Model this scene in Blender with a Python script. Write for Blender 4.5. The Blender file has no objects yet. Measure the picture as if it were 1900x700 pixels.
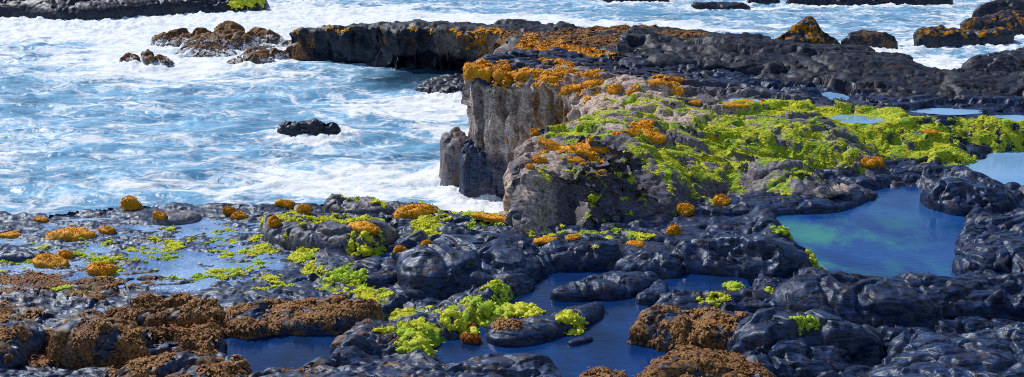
import bpy, math, random
import numpy as np
from mathutils import Vector

random.seed(7)
RNG = np.random.default_rng(11)
SC = bpy.context.scene
COL = SC.collection

# ------------------------------------------------------------------ camera
CAM_H, PITCH, F = 6.0, math.radians(16.4), 2037.0
cam_d = bpy.data.cameras.new("camera")
cam_d.sensor_width = 36.0
cam_d.lens = 36.0 * F / 1900.0
cam_d.clip_end = 8000
cam = bpy.data.objects.new("camera", cam_d)
COL.objects.link(cam)
cam.location = (0, 0, CAM_H)
cam.rotation_euler = (math.pi / 2 - PITCH, 0, 0)
SC.camera = cam
CP, SP = math.cos(PITCH), math.sin(PITCH)


def ray(u, v):
    a = (u - 950) / F
    b = (350 - v) / F
    return (a, CP + b * SP, -SP + b * CP)


def at(u, v, z):
    dx, dy, dz = ray(u, v)
    t = (z - CAM_H) / dz
    return (dx * t, dy * t, z)


def scale_at(u, v, z):                       # metres per photo pixel across the view
    x, y, _ = at(u, v, z)
    return (y * CP + (CAM_H - z) * SP) / F


# ------------------------------------------------------------------ noise
def _hash(ix, iy, iz, seed):
    h = (ix * 374761393 + iy * 668265263 + iz * 2147483647 + seed * 1274126177) & 0xFFFFFFFF
    h = ((h ^ (h >> 13)) * 1274126177) & 0xFFFFFFFF
    h = ((h ^ (h >> 16)) * 2246822519) & 0xFFFFFFFF
    return (h ^ (h >> 15)) & 0xFFFFFFFF


_G = RNG.normal(size=(256, 3))
_G /= np.linalg.norm(_G, axis=1)[:, None]
_PERM = np.concatenate([RNG.permutation(256)] * 3).astype(np.int32)


def perlin(p, seed=0):
    p = np.asarray(p, dtype=np.float32) + np.float32(seed * 17.31)
    i = np.floor(p).astype(np.int32)
    f = p - i
    w = f * f * f * (f * (f * 6 - 15) + 10)
    i &= 255
    out = 0
    G = _G.astype(np.float32)
    for dx in (0, 1):
        a = _PERM[(i[:, 0] + dx) & 255]
        wx = w[:, 0] if dx else 1 - w[:, 0]
        for dy in (0, 1):
            b = _PERM[a + ((i[:, 1] + dy) & 255)]
            wy = w[:, 1] if dy else 1 - w[:, 1]
            for dz in (0, 1):
                c = _PERM[b + ((i[:, 2] + dz) & 255)]
                wz = w[:, 2] if dz else 1 - w[:, 2]
                g = G[c]
                out = out + wx * wy * wz * (g[:, 0] * (f[:, 0] - dx) + g[:, 1] * (f[:, 1] - dy) + g[:, 2] * (f[:, 2] - dz))
    return out * 1.5


def fbm(p, oct=4, seed=0, gain=0.5):
    p = np.asarray(p, dtype=np.float32)
    a, s, n = 1.0, 0, 0
    for k in range(oct):
        s = s + a * perlin(p * (2.03 ** k), seed + k)
        n += a
        a *= gain
    return s / n


def billow(p, oct=4, seed=0, gain=0.5):      # rounded lumps with sharp creases, about -0.3..0.7
    p = np.asarray(p, dtype=np.float32)
    a, s, n = 1.0, 0, 0
    for k in range(oct):
        s = s + a * np.abs(perlin(p * (2.07 ** k), seed + k))
        n += a
        a *= gain
    return s / n * 2 - 0.45


_RT = RNG.uniform(-1, 1, (256, 5)).astype(np.float32)


def facets(x, y, seed):
    """broken blocks: every cell is a tilted plane at its own level; also the distance to the joint between cells"""
    x = x.astype(np.float32)
    y = y.astype(np.float32)
    ix, iy = np.floor(x).astype(np.int32), np.floor(y).astype(np.int32)
    b1 = np.full(len(x), 9., np.float32)
    b2 = b1.copy()
    h = np.zeros(len(x), np.float32)
    g = h.copy()
    for dx in (-1, 0, 1):
        for dy in (-1, 0, 1):
            c = _PERM[_PERM[(ix + dx + seed * 7) & 255] + ((iy + dy) & 255)]
            r = _RT[c]
            ox = x - (ix + dx + .5 + .45 * r[:, 0])
            oy = y - (iy + dy + .5 + .45 * r[:, 1])
            d = np.sqrt(ox * ox + oy * oy)
            m = d < b1
            m2 = (d < b2) & ~m
            hn = r[:, 2] * .55 + (r[:, 3] * ox + r[:, 4] * oy) * .9
            g = np.where(m, h, np.where(m2, hn, g))
            b2 = np.where(m, b1, np.minimum(b2, d))
            b1 = np.where(m, d, b1)
            h = np.where(m, hn, h)
    e = b2 - b1
    return h + (g - h) * .5 * (1 - np.clip(e / .07, 0, 1)) ** 1.5, e


def lava(V, a, f, seed, ang=0, an=2.0, fine=1.0):
    """height of broken lava: slabs tilted against each other, joints, ledges, drag wrinkles"""
    wq = np.stack([fbm(V * f * 1.1, 4, seed + 20, .6), fbm(V * f * 1.1, 4, seed + 23, .6), 0 * V[:, 0]], 1) * (.34 / f)
    Q = rot2(V + wq, ang) * [1, an, an] * f
    X, Y = Q[:, 0] + .35 * Q[:, 2], Q[:, 1] - .8 * Q[:, 2]
    h1, e1 = facets(X * .62, Y * .62, seed % 91)
    h2, e2 = facets(X * 1.7 + 9, Y * 1.7, (seed + 5) % 91)
    big = fbm(Q * .55, 3, seed, .5)
    rope = (1 - np.abs(perlin(Q * [.8, 3.6, 3.6], seed + 8))) ** 2
    joint = sstep(.10, .0, e1)
    joint2 = sstep(.12, .0, e2) * .35
    lf = fbm(Q * .6 + 7, 4, seed + 13, .55)
    led = sstep(-.12, -.07, lf) + sstep(.06, .11, lf)
    return a * (1.0 * big + 1.1 * h1 + .60 * h2 + .26 * rope - .95 * joint - .9 * joint2 + .5 * led - .6 + fine * .26 * fbm(V * 4.5 * f, 5, seed + 15, .6))


def sstep(a, b, x):
    t = np.clip((x - a) / (b - a), 0, 1)
    return t * t * (3 - 2 * t)


def rot2(P, deg):
    c, s = math.cos(math.radians(deg)), math.sin(math.radians(deg))
    return np.stack([P[:, 0] * c + P[:, 1] * s, -P[:, 0] * s + P[:, 1] * c, P[:, 2]], 1)


# ------------------------------------------------------------------ mesh helpers
def new_mesh(name, V, Fq, mat, attrs=None, smooth=True):
    me = bpy.data.meshes.new(name)
    V = np.asarray(V, dtype=np.float32)
    Fq = np.asarray(Fq, dtype=np.int32)
    k = Fq.shape[1]
    me.vertices.add(len(V))
    me.vertices.foreach_set("co", V.ravel())
    me.loops.add(Fq.size)
    me.loops.foreach_set("vertex_index", Fq.ravel())
    me.polygons.add(len(Fq))
    me.polygons.foreach_set("loop_start", np.arange(0, Fq.size, k, dtype=np.int32))
    if smooth:
        me.polygons.foreach_set("use_smooth", np.ones(len(Fq), dtype=bool))
    me.update(calc_edges=True)
    if attrs:
        for an, av in attrs.items():
            at_ = me.attributes.new(an, 'FLOAT', 'POINT')
            at_.data.foreach_set("value", np.asarray(av, dtype=np.float32))
    me.materials.append(mat)
    return me


def link(name, me, label=None, cat=None, group=None, kind=None, parent=None):
    o = bpy.data.objects.new(name, me)
    COL.objects.link(o)
    if parent: o.parent = parent
    if label: o["label"] = label
    if cat: o["category"] = cat
    if group: o["group"] = group
    if kind: o["kind"] = kind
    return o


def smooth_closed(P, step):
    P = np.asarray(P, dtype=float)
    n = len(P)
    out = []
    for i in range(n):
        p0, p1, p2, p3 = P[i - 1], P[i], P[(i + 1) % n], P[(i + 2) % n]
        L = np.linalg.norm(p2 - p1)
        m = max(2, int(L / step))
        t = np.arange(m)[:, None] / m
        out.append(0.5 * (2 * p1 + (p2 - p0) * t + (2 * p0 - 5 * p1 + 4 * p2 - p3) * t ** 2 + (3 * p1 - p0 - 3 * p2 + p3) * t ** 3))
    return np.concatenate(out)


def nearest(X, Y, P):
    """signed distance (+ inside), nearest outline point, outward direction"""
    n = len(X)
    D = np.empty(n, np.float32)
    I = np.empty(n, np.int32)
    px, py = P[:, 0].astype(np.float32), P[:, 1].astype(np.float32)
    for s in range(0, n, 20000):
        x = X[s:s + 20000, None].astype(np.float32)
        y = Y[s:s + 20000, None].astype(np.float32)
        d = (x - px) ** 2 + (y - py) ** 2
        j = d.argmin(1)
        I[s:s + 20000] = j
        D[s:s + 20000] = d[np.arange(len(j)), j]
    D = np.sqrt(D)
    ins = np.zeros(n, bool)
    x1, y1 = P[:, 0], P[:, 1]
    x2, y2 = np.roll(x1, -1), np.roll(y1, -1)
    for a, b, c, d in zip(x1, y1, x2, y2):
        if b == d: continue
        m = (b > Y) != (d > Y)
        if m.any():
            k = np.nonzero(m)[0]
            ins[k] ^= X[k] < (c - a) * (Y[k] - b) / (d - b) + a
    # project on the two neighbouring segments for a smooth nearest point
    N = len(P)
    best = None
    for off in (-1, 0):
        a = P[(I + off) % N]
        b = P[(I + off + 1) % N]
        ab = b - a
        t = np.clip(((X - a[:, 0]) * ab[:, 0] + (Y - a[:, 1]) * ab[:, 1]) / np.maximum((ab ** 2).sum(1), 1e-12), 0, 1)
        q = a + ab * t[:, None]
        dq = np.hypot(X - q[:, 0], Y - q[:, 1])
        if best is None:
            best, bd = q, dq
        else:
            m = dq < bd
            best = np.where(m[:, None], q, best)
            bd = np.where(m, dq, bd)
    return np.where(ins, bd, -bd), best


ALL_V = {}


def body(name, poly, ztop, zbot, gx, gy, w, mat, disp, masks, prof=None, polar=False, step=None, wob=0.0, seed=0,
         flat_amp=None, **tags):
    """A rock: plan outline, a top surface, and a side wall that the grid folds down around the outline."""
    P = smooth_closed(poly, step or 3 * gx)
    if wob:
        Q = np.c_[P, np.zeros(len(P))]
        P = P + np.stack([fbm(Q * 2.2, 4, seed + 50), fbm(Q * 2.2, 4, seed + 70)], 1) * wob
    x0, y0 = P.min(0) - w
    x1, y1 = P.max(0) + w
    if polar:
        ly = np.arange(math.log(y0), math.log(y1), gy)
        sx = np.arange(polar[0], polar[1], gx)
        S, L = np.meshgrid(sx, ly)
        Yg = np.exp(L)
        Xg = S * Yg
    else:
        Xg, Yg = np.meshgrid(np.arange(x0, x1 + gx, gx), np.arange(y0, y1 + gy, gy))
    sh = Xg.shape
    X, Y = Xg.ravel(), Yg.ravel()
    d, q = nearest(X, Y, P)
    out = d < 0
    t = np.clip(-d / w, 0, 1)
    di = np.maximum(d, 0)
    bx = np.where(out, q[:, 0], X)
    by = np.where(out, q[:, 1], Y)
    zt = ztop(bx, by, di)
    zb = zbot if np.isscalar(zbot) else zbot(bx, by)
    z = np.where(out, zt + (zb - zt) * t, zt)
    nx = np.where(out, X - q[:, 0], 0)
    ny = np.where(out, Y - q[:, 1], 0)
    ln = np.maximum(np.hypot(nx, ny), 1e-6)
    off = (prof(t, bx, by) if prof else 0.12 * t) * out
    V = np.stack([bx + nx / ln * off, by + ny / ln * off, z], 1)
    G = V.reshape(sh + (3,))
    du = np.gradient(G, axis=1)
    dv = np.gradient(G, axis=0)
    Nn = np.cross(du, dv).reshape(-1, 3)
    Nn /= np.maximum(np.linalg.norm(Nn, axis=1)[:, None], 1e-9)
    keep = d > -w
    idx = np.nonzero(keep)[0]
    V = V[idx]
    Nn = Nn[idx]
    # soften normals on the rim
    V = V + Nn * disp(V, t[idx], di[idx])[:, None]
    remap = -np.ones(len(keep), np.int64)
    remap[idx] = np.arange(len(idx))
    R = remap.reshape(sh)
    Q4 = np.stack([R[:-1, :-1], R[:-1, 1:], R[1:, 1:], R[1:, :-1]], -1).reshape(-1, 4)
    Q4 = Q4[(Q4 >= 0).all(1)]
    A = masks(V, Nn, t[idx], di[idx])
    me = new_mesh(name, V, Q4, mat, A)
    o = link(name, me, **tags)
    # smoothed real normals for planting
    nor = np.empty(len(V) * 3, np.float32)
    me.vertices.foreach_get("normal", nor)
    ALL_V[o.name] = (V, nor.reshape(-1, 3), A)
    return o


class TPS:
    """smooth height surface through points given as (x, y, z)"""
    def __init__(self, pts, reg=1e-3):
        p = np.array(pts, float)
        self.p = p[:, :2]
        n = len(p)
        K = self.k(self.p[:, None] - self.p[None]) + np.eye(n) * reg
        A = np.zeros((n + 3, n + 3))
        A[:n, :n] = K
        A[:n, n] = 1
        A[:n, n + 1:] = self.p
        A[n:, :n] = A[:n, n:].T
        b = np.r_[p[:, 2], 0, 0, 0]
        self.w = np.linalg.solve(A, b)
        self.lo, self.hi = p[:, 2].min() - 0.1, p[:, 2].max() + 0.1

    @staticmethod
    def k(d):
        r2 = (d ** 2).sum(-1)
        return 0.5 * r2 * np.log(np.maximum(r2, 1e-9))

    def __call__(self, x, y):
        x = np.atleast_1d(x).astype(float)
        y = np.atleast_1d(y).astype(float)
        out = np.empty(len(x))
        n = len(self.p)
        for s in range(0, len(x), 50000):
            q = np.stack([x[s:s + 50000], y[s:s + 50000]], 1)
            out[s:s + 50000] = self.k(q[:, None] - self.p[None]) @ self.w[:n] + self.w[n] + q @ self.w[n + 1:]
        return np.clip(out, self.lo, self.hi)


def on(u, v, zf):                           # the world point of a view direction on a height surface
    z = 1.5
    for _ in range(12):
        x, y, _z = at(u, v, z)
        z = 0.5 * z + 0.5 * float(zf(x, y)[0] if not np.isscalar(zf) else zf)
    return x, y, z


def patches(V, spots, soft=0.6):
    """largest of soft elliptical patches given as (x, y, rx, ry, strength)"""
    m = np.zeros(len(V), np.float32)
    for x, y, rx, ry, s in spots:
        r = np.sqrt(((V[:, 0] - x) / rx) ** 2 + ((V[:, 1] - y) / ry) ** 2)
        m = np.maximum(m, s * (1 - sstep(1 - soft, 1 + soft * .5, r)))
    return m


def spot(u, v, ru, rv, s, zf):
    x, y, z = on(u, v, zf) if not np.isscalar(zf) else at(u, v, zf)
    k = scale_at(u, v, z)
    g = math.sin(math.atan2(CAM_H - z, y))
    return (x, y, ru * k, rv * k / g, s)


# ------------------------------------------------------------------ materials
def nt(name):
    m = bpy.data.materials.new(name)
    m.use_nodes = True
    t = m.node_tree
    t.nodes.clear()
    return m, t


class NB:
    def __init__(self, t):
        self.t = t

    def n(self, typ, **kw):
        nd = self.t.nodes.new(typ)
        for k, v in kw.items():
            setattr(nd, k, v)
        return nd

    def l(self, a, b):
        self.t.links.new(a, b)

    def val(self, sock, v):
        if hasattr(v, 'links') or isinstance(v, bpy.types.NodeSocket):
            self.l(v, sock)
        else:
            sock.default_value = v

    def math(self, op, a, b=None, c=None, clamp=False):
        nd = self.n('ShaderNodeMath', operation=op, use_clamp=clamp)
        self.val(nd.inputs[0], a)
        if b is not None: self.val(nd.inputs[1], b)
        if c is not None: self.val(nd.inputs[2], c)
        return nd.outputs[0]

    def mr(self, x, a, b, c=0.0, d=1.0, smooth=True):
        nd = self.n('ShaderNodeMapRange', interpolation_type='SMOOTHSTEP' if smooth else 'LINEAR')
        self.val(nd.inputs[0], x)
        for i, q in enumerate((a, b, c, d)):
            self.val(nd.inputs[1 + i], q)
        return nd.outputs[0]

    def mix(self, f, a, b, blend='MIX'):
        nd = self.n('ShaderNodeMix', data_type='RGBA', blend_type=blend)
        self.val(nd.inputs[0], f)
        for s, q in ((nd.inputs[6], a), (nd.inputs[7], b)):
            if isinstance(q, bpy.types.NodeSocket): self.l(q, s)
            else: s.default_value = tuple(q) + (1,) if len(q) == 3 else q
        return nd.outputs[2]

    def noise(self, co, scale, detail=4, rough=.55, dist=0.0):
        nd = self.n('ShaderNodeTexNoise')
        self.l(co, nd.inputs['Vector'])
        nd.inputs['Scale'].default_value = scale
        nd.inputs['Detail'].default_value = detail
        nd.inputs['Roughness'].default_value = rough
        nd.inputs['Distortion'].default_value = dist
        return nd.outputs['Fac']

    def attr(self, name):
        return self.n('ShaderNodeAttribute', attribute_name=name).outputs['Fac']

    def mapping(self, co, scale=(1, 1, 1), rot=(0, 0, 0), loc=(0, 0, 0)):
        nd = self.n('ShaderNodeMapping')
        self.l(co, nd.inputs[0])
        nd.inputs[1].default_value = loc
        nd.inputs[2].default_value = rot
        nd.inputs[3].default_value = scale
        return nd.outputs[0]


def rock_material(name, dark, light):
    m, t = nt(name)
    b = NB(t)
    pos = b.n('ShaderNodeNewGeometry').outputs['Position']
    n1 = b.noise(pos, 1.3, 4, .6)
    n2 = b.noise(pos, 9, 8, .65)
    n3 = b.noise(b.mapping(pos, (1, 1, 1.6)), 24, 6, .7)
    n4 = b.noise(b.mapping(pos, (1, 1, 1), loc=(5, 9, 2)), 4.5, 6, .65)
    n5 = b.noise(b.mapping(pos, (1.6, 8, 8), rot=(.2, 0, .45)), 3.2, 6, .68, .3)
    nmix = b.math('ADD', b.math('MULTIPLY', n2, .42), b.math('MULTIPLY', n3, .58))
    nstr = b.math('ADD', b.math('MULTIPLY', n5, .55), b.math('MULTIPLY', nmix, .45))
    base = b.mix(b.mr(nstr, .42, .60), dark, light)
    # brown rusty drift
    base = b.mix(b.math('MULTIPLY', b.mr(n4, .46, .66), b.mr(n2, .38, .60, 0, .75)), base, (.085, .042, .024))
    pale = b.attr('pale')
    pcol = b.mix(b.mr(n3, .35, .65), (.25, .165, .125), (.78, .64, .55))
    pcol = b.mix(b.mr(n4, .52, .66), pcol, (.22, .12, .075))
    f_p = b.math('MULTIPLY', b.math('MULTIPLY', pale, 1.5), b.mr(n2, .30, .46), clamp=True)
    base = b.mix(f_p, base, pcol)
    brown = b.attr('brown')
    bcol = b.mix(b.mr(n3, .38, .62), (.030, .014, .008), (.34, .16, .05))
    thr = b.math('SUBTRACT', 1.0, brown)
    f_b = b.mr(nmix, b.math('ADD', b.math('MULTIPLY', thr, .5), .22), b.math('ADD', b.math('MULTIPLY', thr, .5), .34))
    base = b.mix(b.math('MULTIPLY', f_b, b.mr(brown, .02, .15)), base, bcol)
    green = b.attr('green')
    gcol = b.mix(b.mr(n3, .36, .64), (.17, .19, .02), (.74, .74, .05))
    gcol = b.mix(b.mr(n4, .50, .68), gcol, (.16, .38, .05))
    thr = b.math('SUBTRACT', 1.0, green)
    nm2 = b.math('ADD', b.math('MULTIPLY', n2, .45), b.math('MULTIPLY', n4, .55))
    f_g = b.mr(nm2, b.math('ADD', b.math('MULTIPLY', thr, .5), .24), b.math('ADD', b.math('MULTIPLY', thr, .5), .32))
    f_g = b.math('MULTIPLY', f_g, b.mr(green, .02, .12))
    base = b.mix(f_g, base, gcol)
    orange = b.attr('orange')
    ocol = b.mix(b.mr(n3, .36, .64), (.16, .05, .004), (.74, .32, .010))
    thr = b.math('SUBTRACT', 1.0, orange)
    f_o = b.mr(nm2, b.math('ADD', b.math('MULTIPLY', thr, .5), .26), b.math('ADD', b.math('MULTIPLY', thr, .5), .34))
    f_o = b.math('MULTIPLY', f_o, b.mr(orange, .02, .12))
    base = b.mix(f_o, base, ocol)
    spray = b.attr('spray')
    thr = b.math('SUBTRACT', 1.0, spray)
    f_s = b.mr(nmix, b.math('ADD', b.math('MULTIPLY', thr, .5), .24), b.math('ADD', b.math('MULTIPLY', thr, .5), .31))
    f_s = b.math('MULTIPLY', f_s, b.mr(spray, .02, .12))
    base = b.mix(f_s, base, (.84, .88, .92))
    f_o = b.math('MAXIMUM', f_o, f_s)
    cover = b.math('MAXIMUM', b.math('MAXIMUM', f_g, f_o), b.math('MAXIMUM', b.math('MULTIPLY', f_p, .7), b.math('MULTIPLY', f_b, .7)))
    wet = b.attr('wet')
    r0 = b.mr(b.math('ADD', b.math('MULTIPLY', n1, .5), b.math('MULTIPLY', n2, .5)), .35, .65, .44, .74)
    r0 = b.math('SUBTRACT', r0, b.math('MULTIPLY', wet, .22))
    rough = b.math('ADD', r0, b.math('MULTIPLY', cover, .35), clamp=True)
    h = b.math('ADD', b.math('ADD', b.math('MULTIPLY', n2, .35), b.math('MULTIPLY', n5, .75)), b.math('MULTIPLY', n3, .5))
    bump = b.n('ShaderNodeBump')
    bump.inputs['Strength'].default_value = .55
    bump.inputs['Distance'].default_value = .022
    b.l(h, bump.inputs['Height'])
    p = b.n('ShaderNodeBsdfPrincipled')
    b.l(base, p.inputs['Base Color'])
    b.l(rough, p.inputs['Roughness'])
    b.l(b.math('SUBTRACT', .36, b.math('MULTIPLY', cover, .28)), p.inputs['Specular IOR Level'])
    p.inputs['Specular Tint'].default_value = (.80, .90, 1, 1)
    b.l(bump.outputs[0], p.inputs['Normal'])
    b2 = b.n('ShaderNodeBump')
    b2.inputs['Strength'].default_value = .2
    b2.inputs['Distance'].default_value = .02
    b.l(b.math('ADD', b.math('MULTIPLY', n5, .7), b.math('MULTIPLY', n2, .3)), b2.inputs['Height'])
    b.l(b2.outputs[0], p.inputs['Coat Normal'])
    b.l(b.math('MULTIPLY', b.math('MULTIPLY', wet, b.mr(nstr, .40, .58, 0, .8)), b.math('SUBTRACT', 1.0, cover), clamp=True), p.inputs['Coat Weight'])
    p.inputs['Coat Roughness'].default_value = .44
    p.inputs['Coat IOR'].default_value = 1.5
    p.inputs['Coat Tint'].default_value = (.40, .68, 1, 1)
    o = b.n('ShaderNodeOutputMaterial')
    b.l(p.outputs[0], o.inputs[0])
    return m


def leaf_material(name, dark, light, rough=.6, sss=0.0, scale=30, alt=None, low=1.1, bright=0.0):
    m, t = nt(name)
    b = NB(t)
    pos = b.n('ShaderNodeNewGeometry').outputs['Position']
    n1 = b.noise(pos, scale, 4, .6)
    n2 = b.noise(pos, scale * .12, 3, .6)
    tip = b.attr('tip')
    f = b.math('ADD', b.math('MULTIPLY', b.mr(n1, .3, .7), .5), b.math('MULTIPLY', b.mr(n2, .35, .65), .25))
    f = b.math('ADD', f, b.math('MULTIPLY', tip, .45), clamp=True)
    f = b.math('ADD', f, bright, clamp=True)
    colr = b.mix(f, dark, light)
    if alt:
        colr = b.mix(b.mr(b.noise(pos, low, 4, .65), .46, .60), colr, b.mix(f, tuple(c * .35 for c in alt), alt))
    p = b.n('ShaderNodeBsdfPrincipled')
    b.l(colr, p.inputs['Base Color'])
    p.inputs['Roughness'].default_value = rough
    p.inputs['Specular IOR Level'].default_value = .3
    bump = b.n('ShaderNodeBump')
    bump.inputs['Strength'].default_value = .6
    bump.inputs['Distance'].default_value = .02
    b.l(b.noise(pos, scale * 2.2, 4, .6), bump.inputs['Height'])
    b.l(bump.outputs[0], p.inputs['Normal'])
    out = p.outputs[0]
    if sss:
        tr = b.n('ShaderNodeBsdfTranslucent')
        b.l(colr, tr.inputs[0])
        ms = b.n('ShaderNodeMixShader')
        ms.inputs[0].default_value = sss
        b.l(p.outputs[0], ms.inputs[1])
        b.l(tr.outputs[0], ms.inputs[2])
        out = ms.outputs[0]
    o = b.n('ShaderNodeOutputMaterial')
    b.l(out, o.inputs[0])
    return m


def sea_material():
    m, t = nt("sea_water")
    b = NB(t)
    pos = b.n('ShaderNodeNewGeometry').outputs['Position']
    fo = b.attr('foam')
    dk = b.attr('deep')  # dark water tone, including the wall reflection painted under the arm
    flat = b.mapping(pos, (.55, .8, .0), rot=(0, 0, .15))
    A = b.noise(flat, .62, 9, .64, 1.4)
    B = b.noise(b.mapping(pos, (.5, 1.0, 0), rot=(0, 0, -.1), loc=(3, 7, 0)), .9, 5, .6, 1.6)
    C = b.noise(b.mapping(pos, (.6, 1.0, 0), loc=(13, 2, 0)), 3.2, 6, .65, 1.2)
    wv = b.n('ShaderNodeTexNoise')
    b.l(flat, wv.inputs['Vector'])
    wv.inputs['Scale'].default_value = .8
    wv.inputs['Detail'].default_value = 5
    off = b.n('ShaderNodeVectorMath', operation='MULTIPLY_ADD')
    b.l(wv.outputs['Color'], off.inputs[0])
    off.inputs[1].default_value = (2.6, 1.6, 0)
    b.l(flat, off.inputs[2])

    def cells(sc):
        v = b.n('ShaderNodeTexVoronoi', feature='DISTANCE_TO_EDGE')
        b.l(off.outputs[0], v.inputs['Vector'])
        v.inputs['Scale'].default_value = sc
        return v.outputs['Distance']
    lace = b.math('SUBTRACT', 1.0, b.mr(cells(1.3), .0, .11))
    lace2 = b.math('SUBTRACT', 1.0, b.mr(cells(3.6), .0, .15))
    Fv = b.math('ADD', b.math('ADD', A, b.math('MULTIPLY', b.math('SUBTRACT', C, .5), .24)), b.math('MULTIPLY', b.math('SUBTRACT', fo, .5), .55))
    bigf = b.mr(Fv, .53, .66)
    lm = b.mr(Fv, .34, .54)
    lc = b.math('MULTIPLY', b.math('MAXIMUM', b.math('MULTIPLY', lace, .85), b.math('MULTIPLY', lace2, .42)), b.mr(C, .34, .52))
    foam = b.math('MAXIMUM', bigf, b.math('MULTIPLY', lm, lc), clamp=True)
    wcol = b.mix(b.mr(b.noise(b.mapping(pos, (.5, 1, 0)), 1.1, 6, .6, .5), .35, .68), (.07, .24, .43), (.24, .54, .80))
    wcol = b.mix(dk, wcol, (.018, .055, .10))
    white = b.mix(b.mr(C, .3, .6), (.62, .74, .86), (.92, .94, .96))
    colr = b.mix(foam, wcol, white)
    p = b.n('ShaderNodeBsdfPrincipled')
    b.l(colr, p.inputs['Base Color'])
    b.l(b.math('ADD', .24, b.math('MULTIPLY', foam, .6)), p.inputs['Roughness'])
    p.inputs['IOR'].default_value = 1.33
    bump = b.n('ShaderNodeBump')
    bump.inputs['Strength'].default_value = .5
    bump.inputs['Distance'].default_value = .08
    hh = b.math('ADD', b.math('MULTIPLY', b.noise(pos, 5.5, 6, .6, .4), .6), b.math('MULTIPLY', foam, .35))
    b.l(hh, bump.inputs['Height'])
    b.l(bump.outputs[0], p.inputs['Normal'])
    o = b.n('ShaderNodeOutputMaterial')
    b.l(p.outputs[0], o.inputs[0])
    return m


def pool_material(name, c1, c2, ripple=.05, rough=.06, patch=None, pscale=1.2):
    m, t = nt(name)
    b = NB(t)
    pos = b.n('ShaderNodeNewGeometry').outputs['Position']
    n1 = b.noise(pos, .9, 5, .6)
    colr = b.mix(b.mr(n1, .35, .65), c1, c2)
    if patch:
        n2 = b.noise(b.mapping(pos, (1, .6, 1), rot=(0, 0, .5)), pscale, 6, .6, .4)
        colr = b.mix(b.math('MULTIPLY', b.mr(n2, .44, .66), b.attr('shallow')), colr, patch)
    p = b.n('ShaderNodeBsdfPrincipled')
    b.l(colr, p.inputs['Base Color'])
    p.inputs['Roughness'].default_value = rough
    p.inputs['IOR'].default_value = 1.33
    bump = b.n('ShaderNodeBump')
    bump.inputs['Strength'].default_value = ripple
    bump.inputs['Distance'].default_value = .05
    b.l(b.noise(b.mapping(pos, (.8, 1.4, 1)), 9, 4, .6), bump.inputs['Height'])
    b.l(bump.outputs[0], p.inputs['Normal'])
    o = b.n('ShaderNodeOutputMaterial')
    b.l(p.outputs[0], o.inputs[0])
    return m


M_ROCK = rock_material("wet_lava_rock", (.003, .0035, .007), (.038, .064, .155))  # the light streaks hold the blue sky sheen in the base colour
M_ROCK_FAR = rock_material("dark_lava_rock", (.005, .0055, .009), (.036, .042, .066))
M_SEA = sea_material()
M_POOL = pool_material("pool_water_deep", (.003, .020, .095), (.007, .046, .19), ripple=.10, patch=(.008, .016, .028))
M_POOL_MID = pool_material("pool_water_mid", (.006, .045, .20), (.016, .085, .30), ripple=.10, patch=(.045, .26, .21))
M_POOL_PALE = pool_material("pool_water_pale", (.17, .37, .66), (.25, .46, .74), rough=.1)  # bright low-angle sky reflection put into the base colour
M_FILM = pool_material("water_film", (.10, .22, .50), (.30, .47, .74), ripple=.7, rough=.22)  # sky reflected on the thin water, painted in as light blue
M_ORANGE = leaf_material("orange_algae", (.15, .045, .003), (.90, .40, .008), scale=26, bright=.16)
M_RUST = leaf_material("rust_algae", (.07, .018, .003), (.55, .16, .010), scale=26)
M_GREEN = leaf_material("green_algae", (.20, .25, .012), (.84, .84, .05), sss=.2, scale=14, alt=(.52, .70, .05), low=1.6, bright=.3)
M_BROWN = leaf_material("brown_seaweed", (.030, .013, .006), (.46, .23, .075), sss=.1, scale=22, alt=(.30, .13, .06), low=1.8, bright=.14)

# ------------------------------------------------------------------ sky and sun
SUN_EL, SUN_AZ = 47.0, -52.0                  # azimuth measured from +Y towards +X
w = bpy.data.worlds.new("World")
SC.world = w
w.use_nodes = True
wt = w.node_tree
bg = wt.nodes.get("Background") or wt.nodes.new("ShaderNodeBackground")
sky = wt.nodes.new("ShaderNodeTexSky")
sky.sky_type = 'NISHITA'
sky.sun_disc = False
sky.sun_elevation = math.radians(SUN_EL)
sky.sun_rotation = math.radians(SUN_AZ)
sky.altitude = 0
sky.air_density = 1.0
sky.dust_density = .6
sky.ozone_density = 2.5
wt.links.new(sky.outputs[0], bg.inputs[0])
bg.inputs[1].default_value = .11
sd = bpy.data.lights.new("sun", 'SUN')
sd.energy = 3.7
sd.angle = math.radians(.6)
sd.color = (1.0, .95, .87)
so = bpy.data.objects.new("sun", sd)
COL.objects.link(so)
el, az = math.radians(SUN_EL), math.radians(SUN_AZ)
sdir = Vector((math.sin(az) * math.cos(el), math.cos(az) * math.cos(el), math.sin(el)))
so.rotation_euler = sdir.to_track_quat('Z', 'Y').to_euler()
so.location = sdir * 50
SC.view_settings.view_transform = 'Standard'
SC.view_settings.look = 'None'
SC.view_settings.exposure = 0
SC.cycles.filter_width = 1.05
SC.cycles.use_denoising = False
SC.cycles.sample_clamp_direct = 4

ZERO = lambda V: np.zeros(len(V), np.float32)


def attrs(V, **kw):
    A = {k: ZERO(V) for k in ('green', 'orange', 'brown', 'pale', 'wet', 'spray')}
    A.update(kw)
    return A


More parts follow.
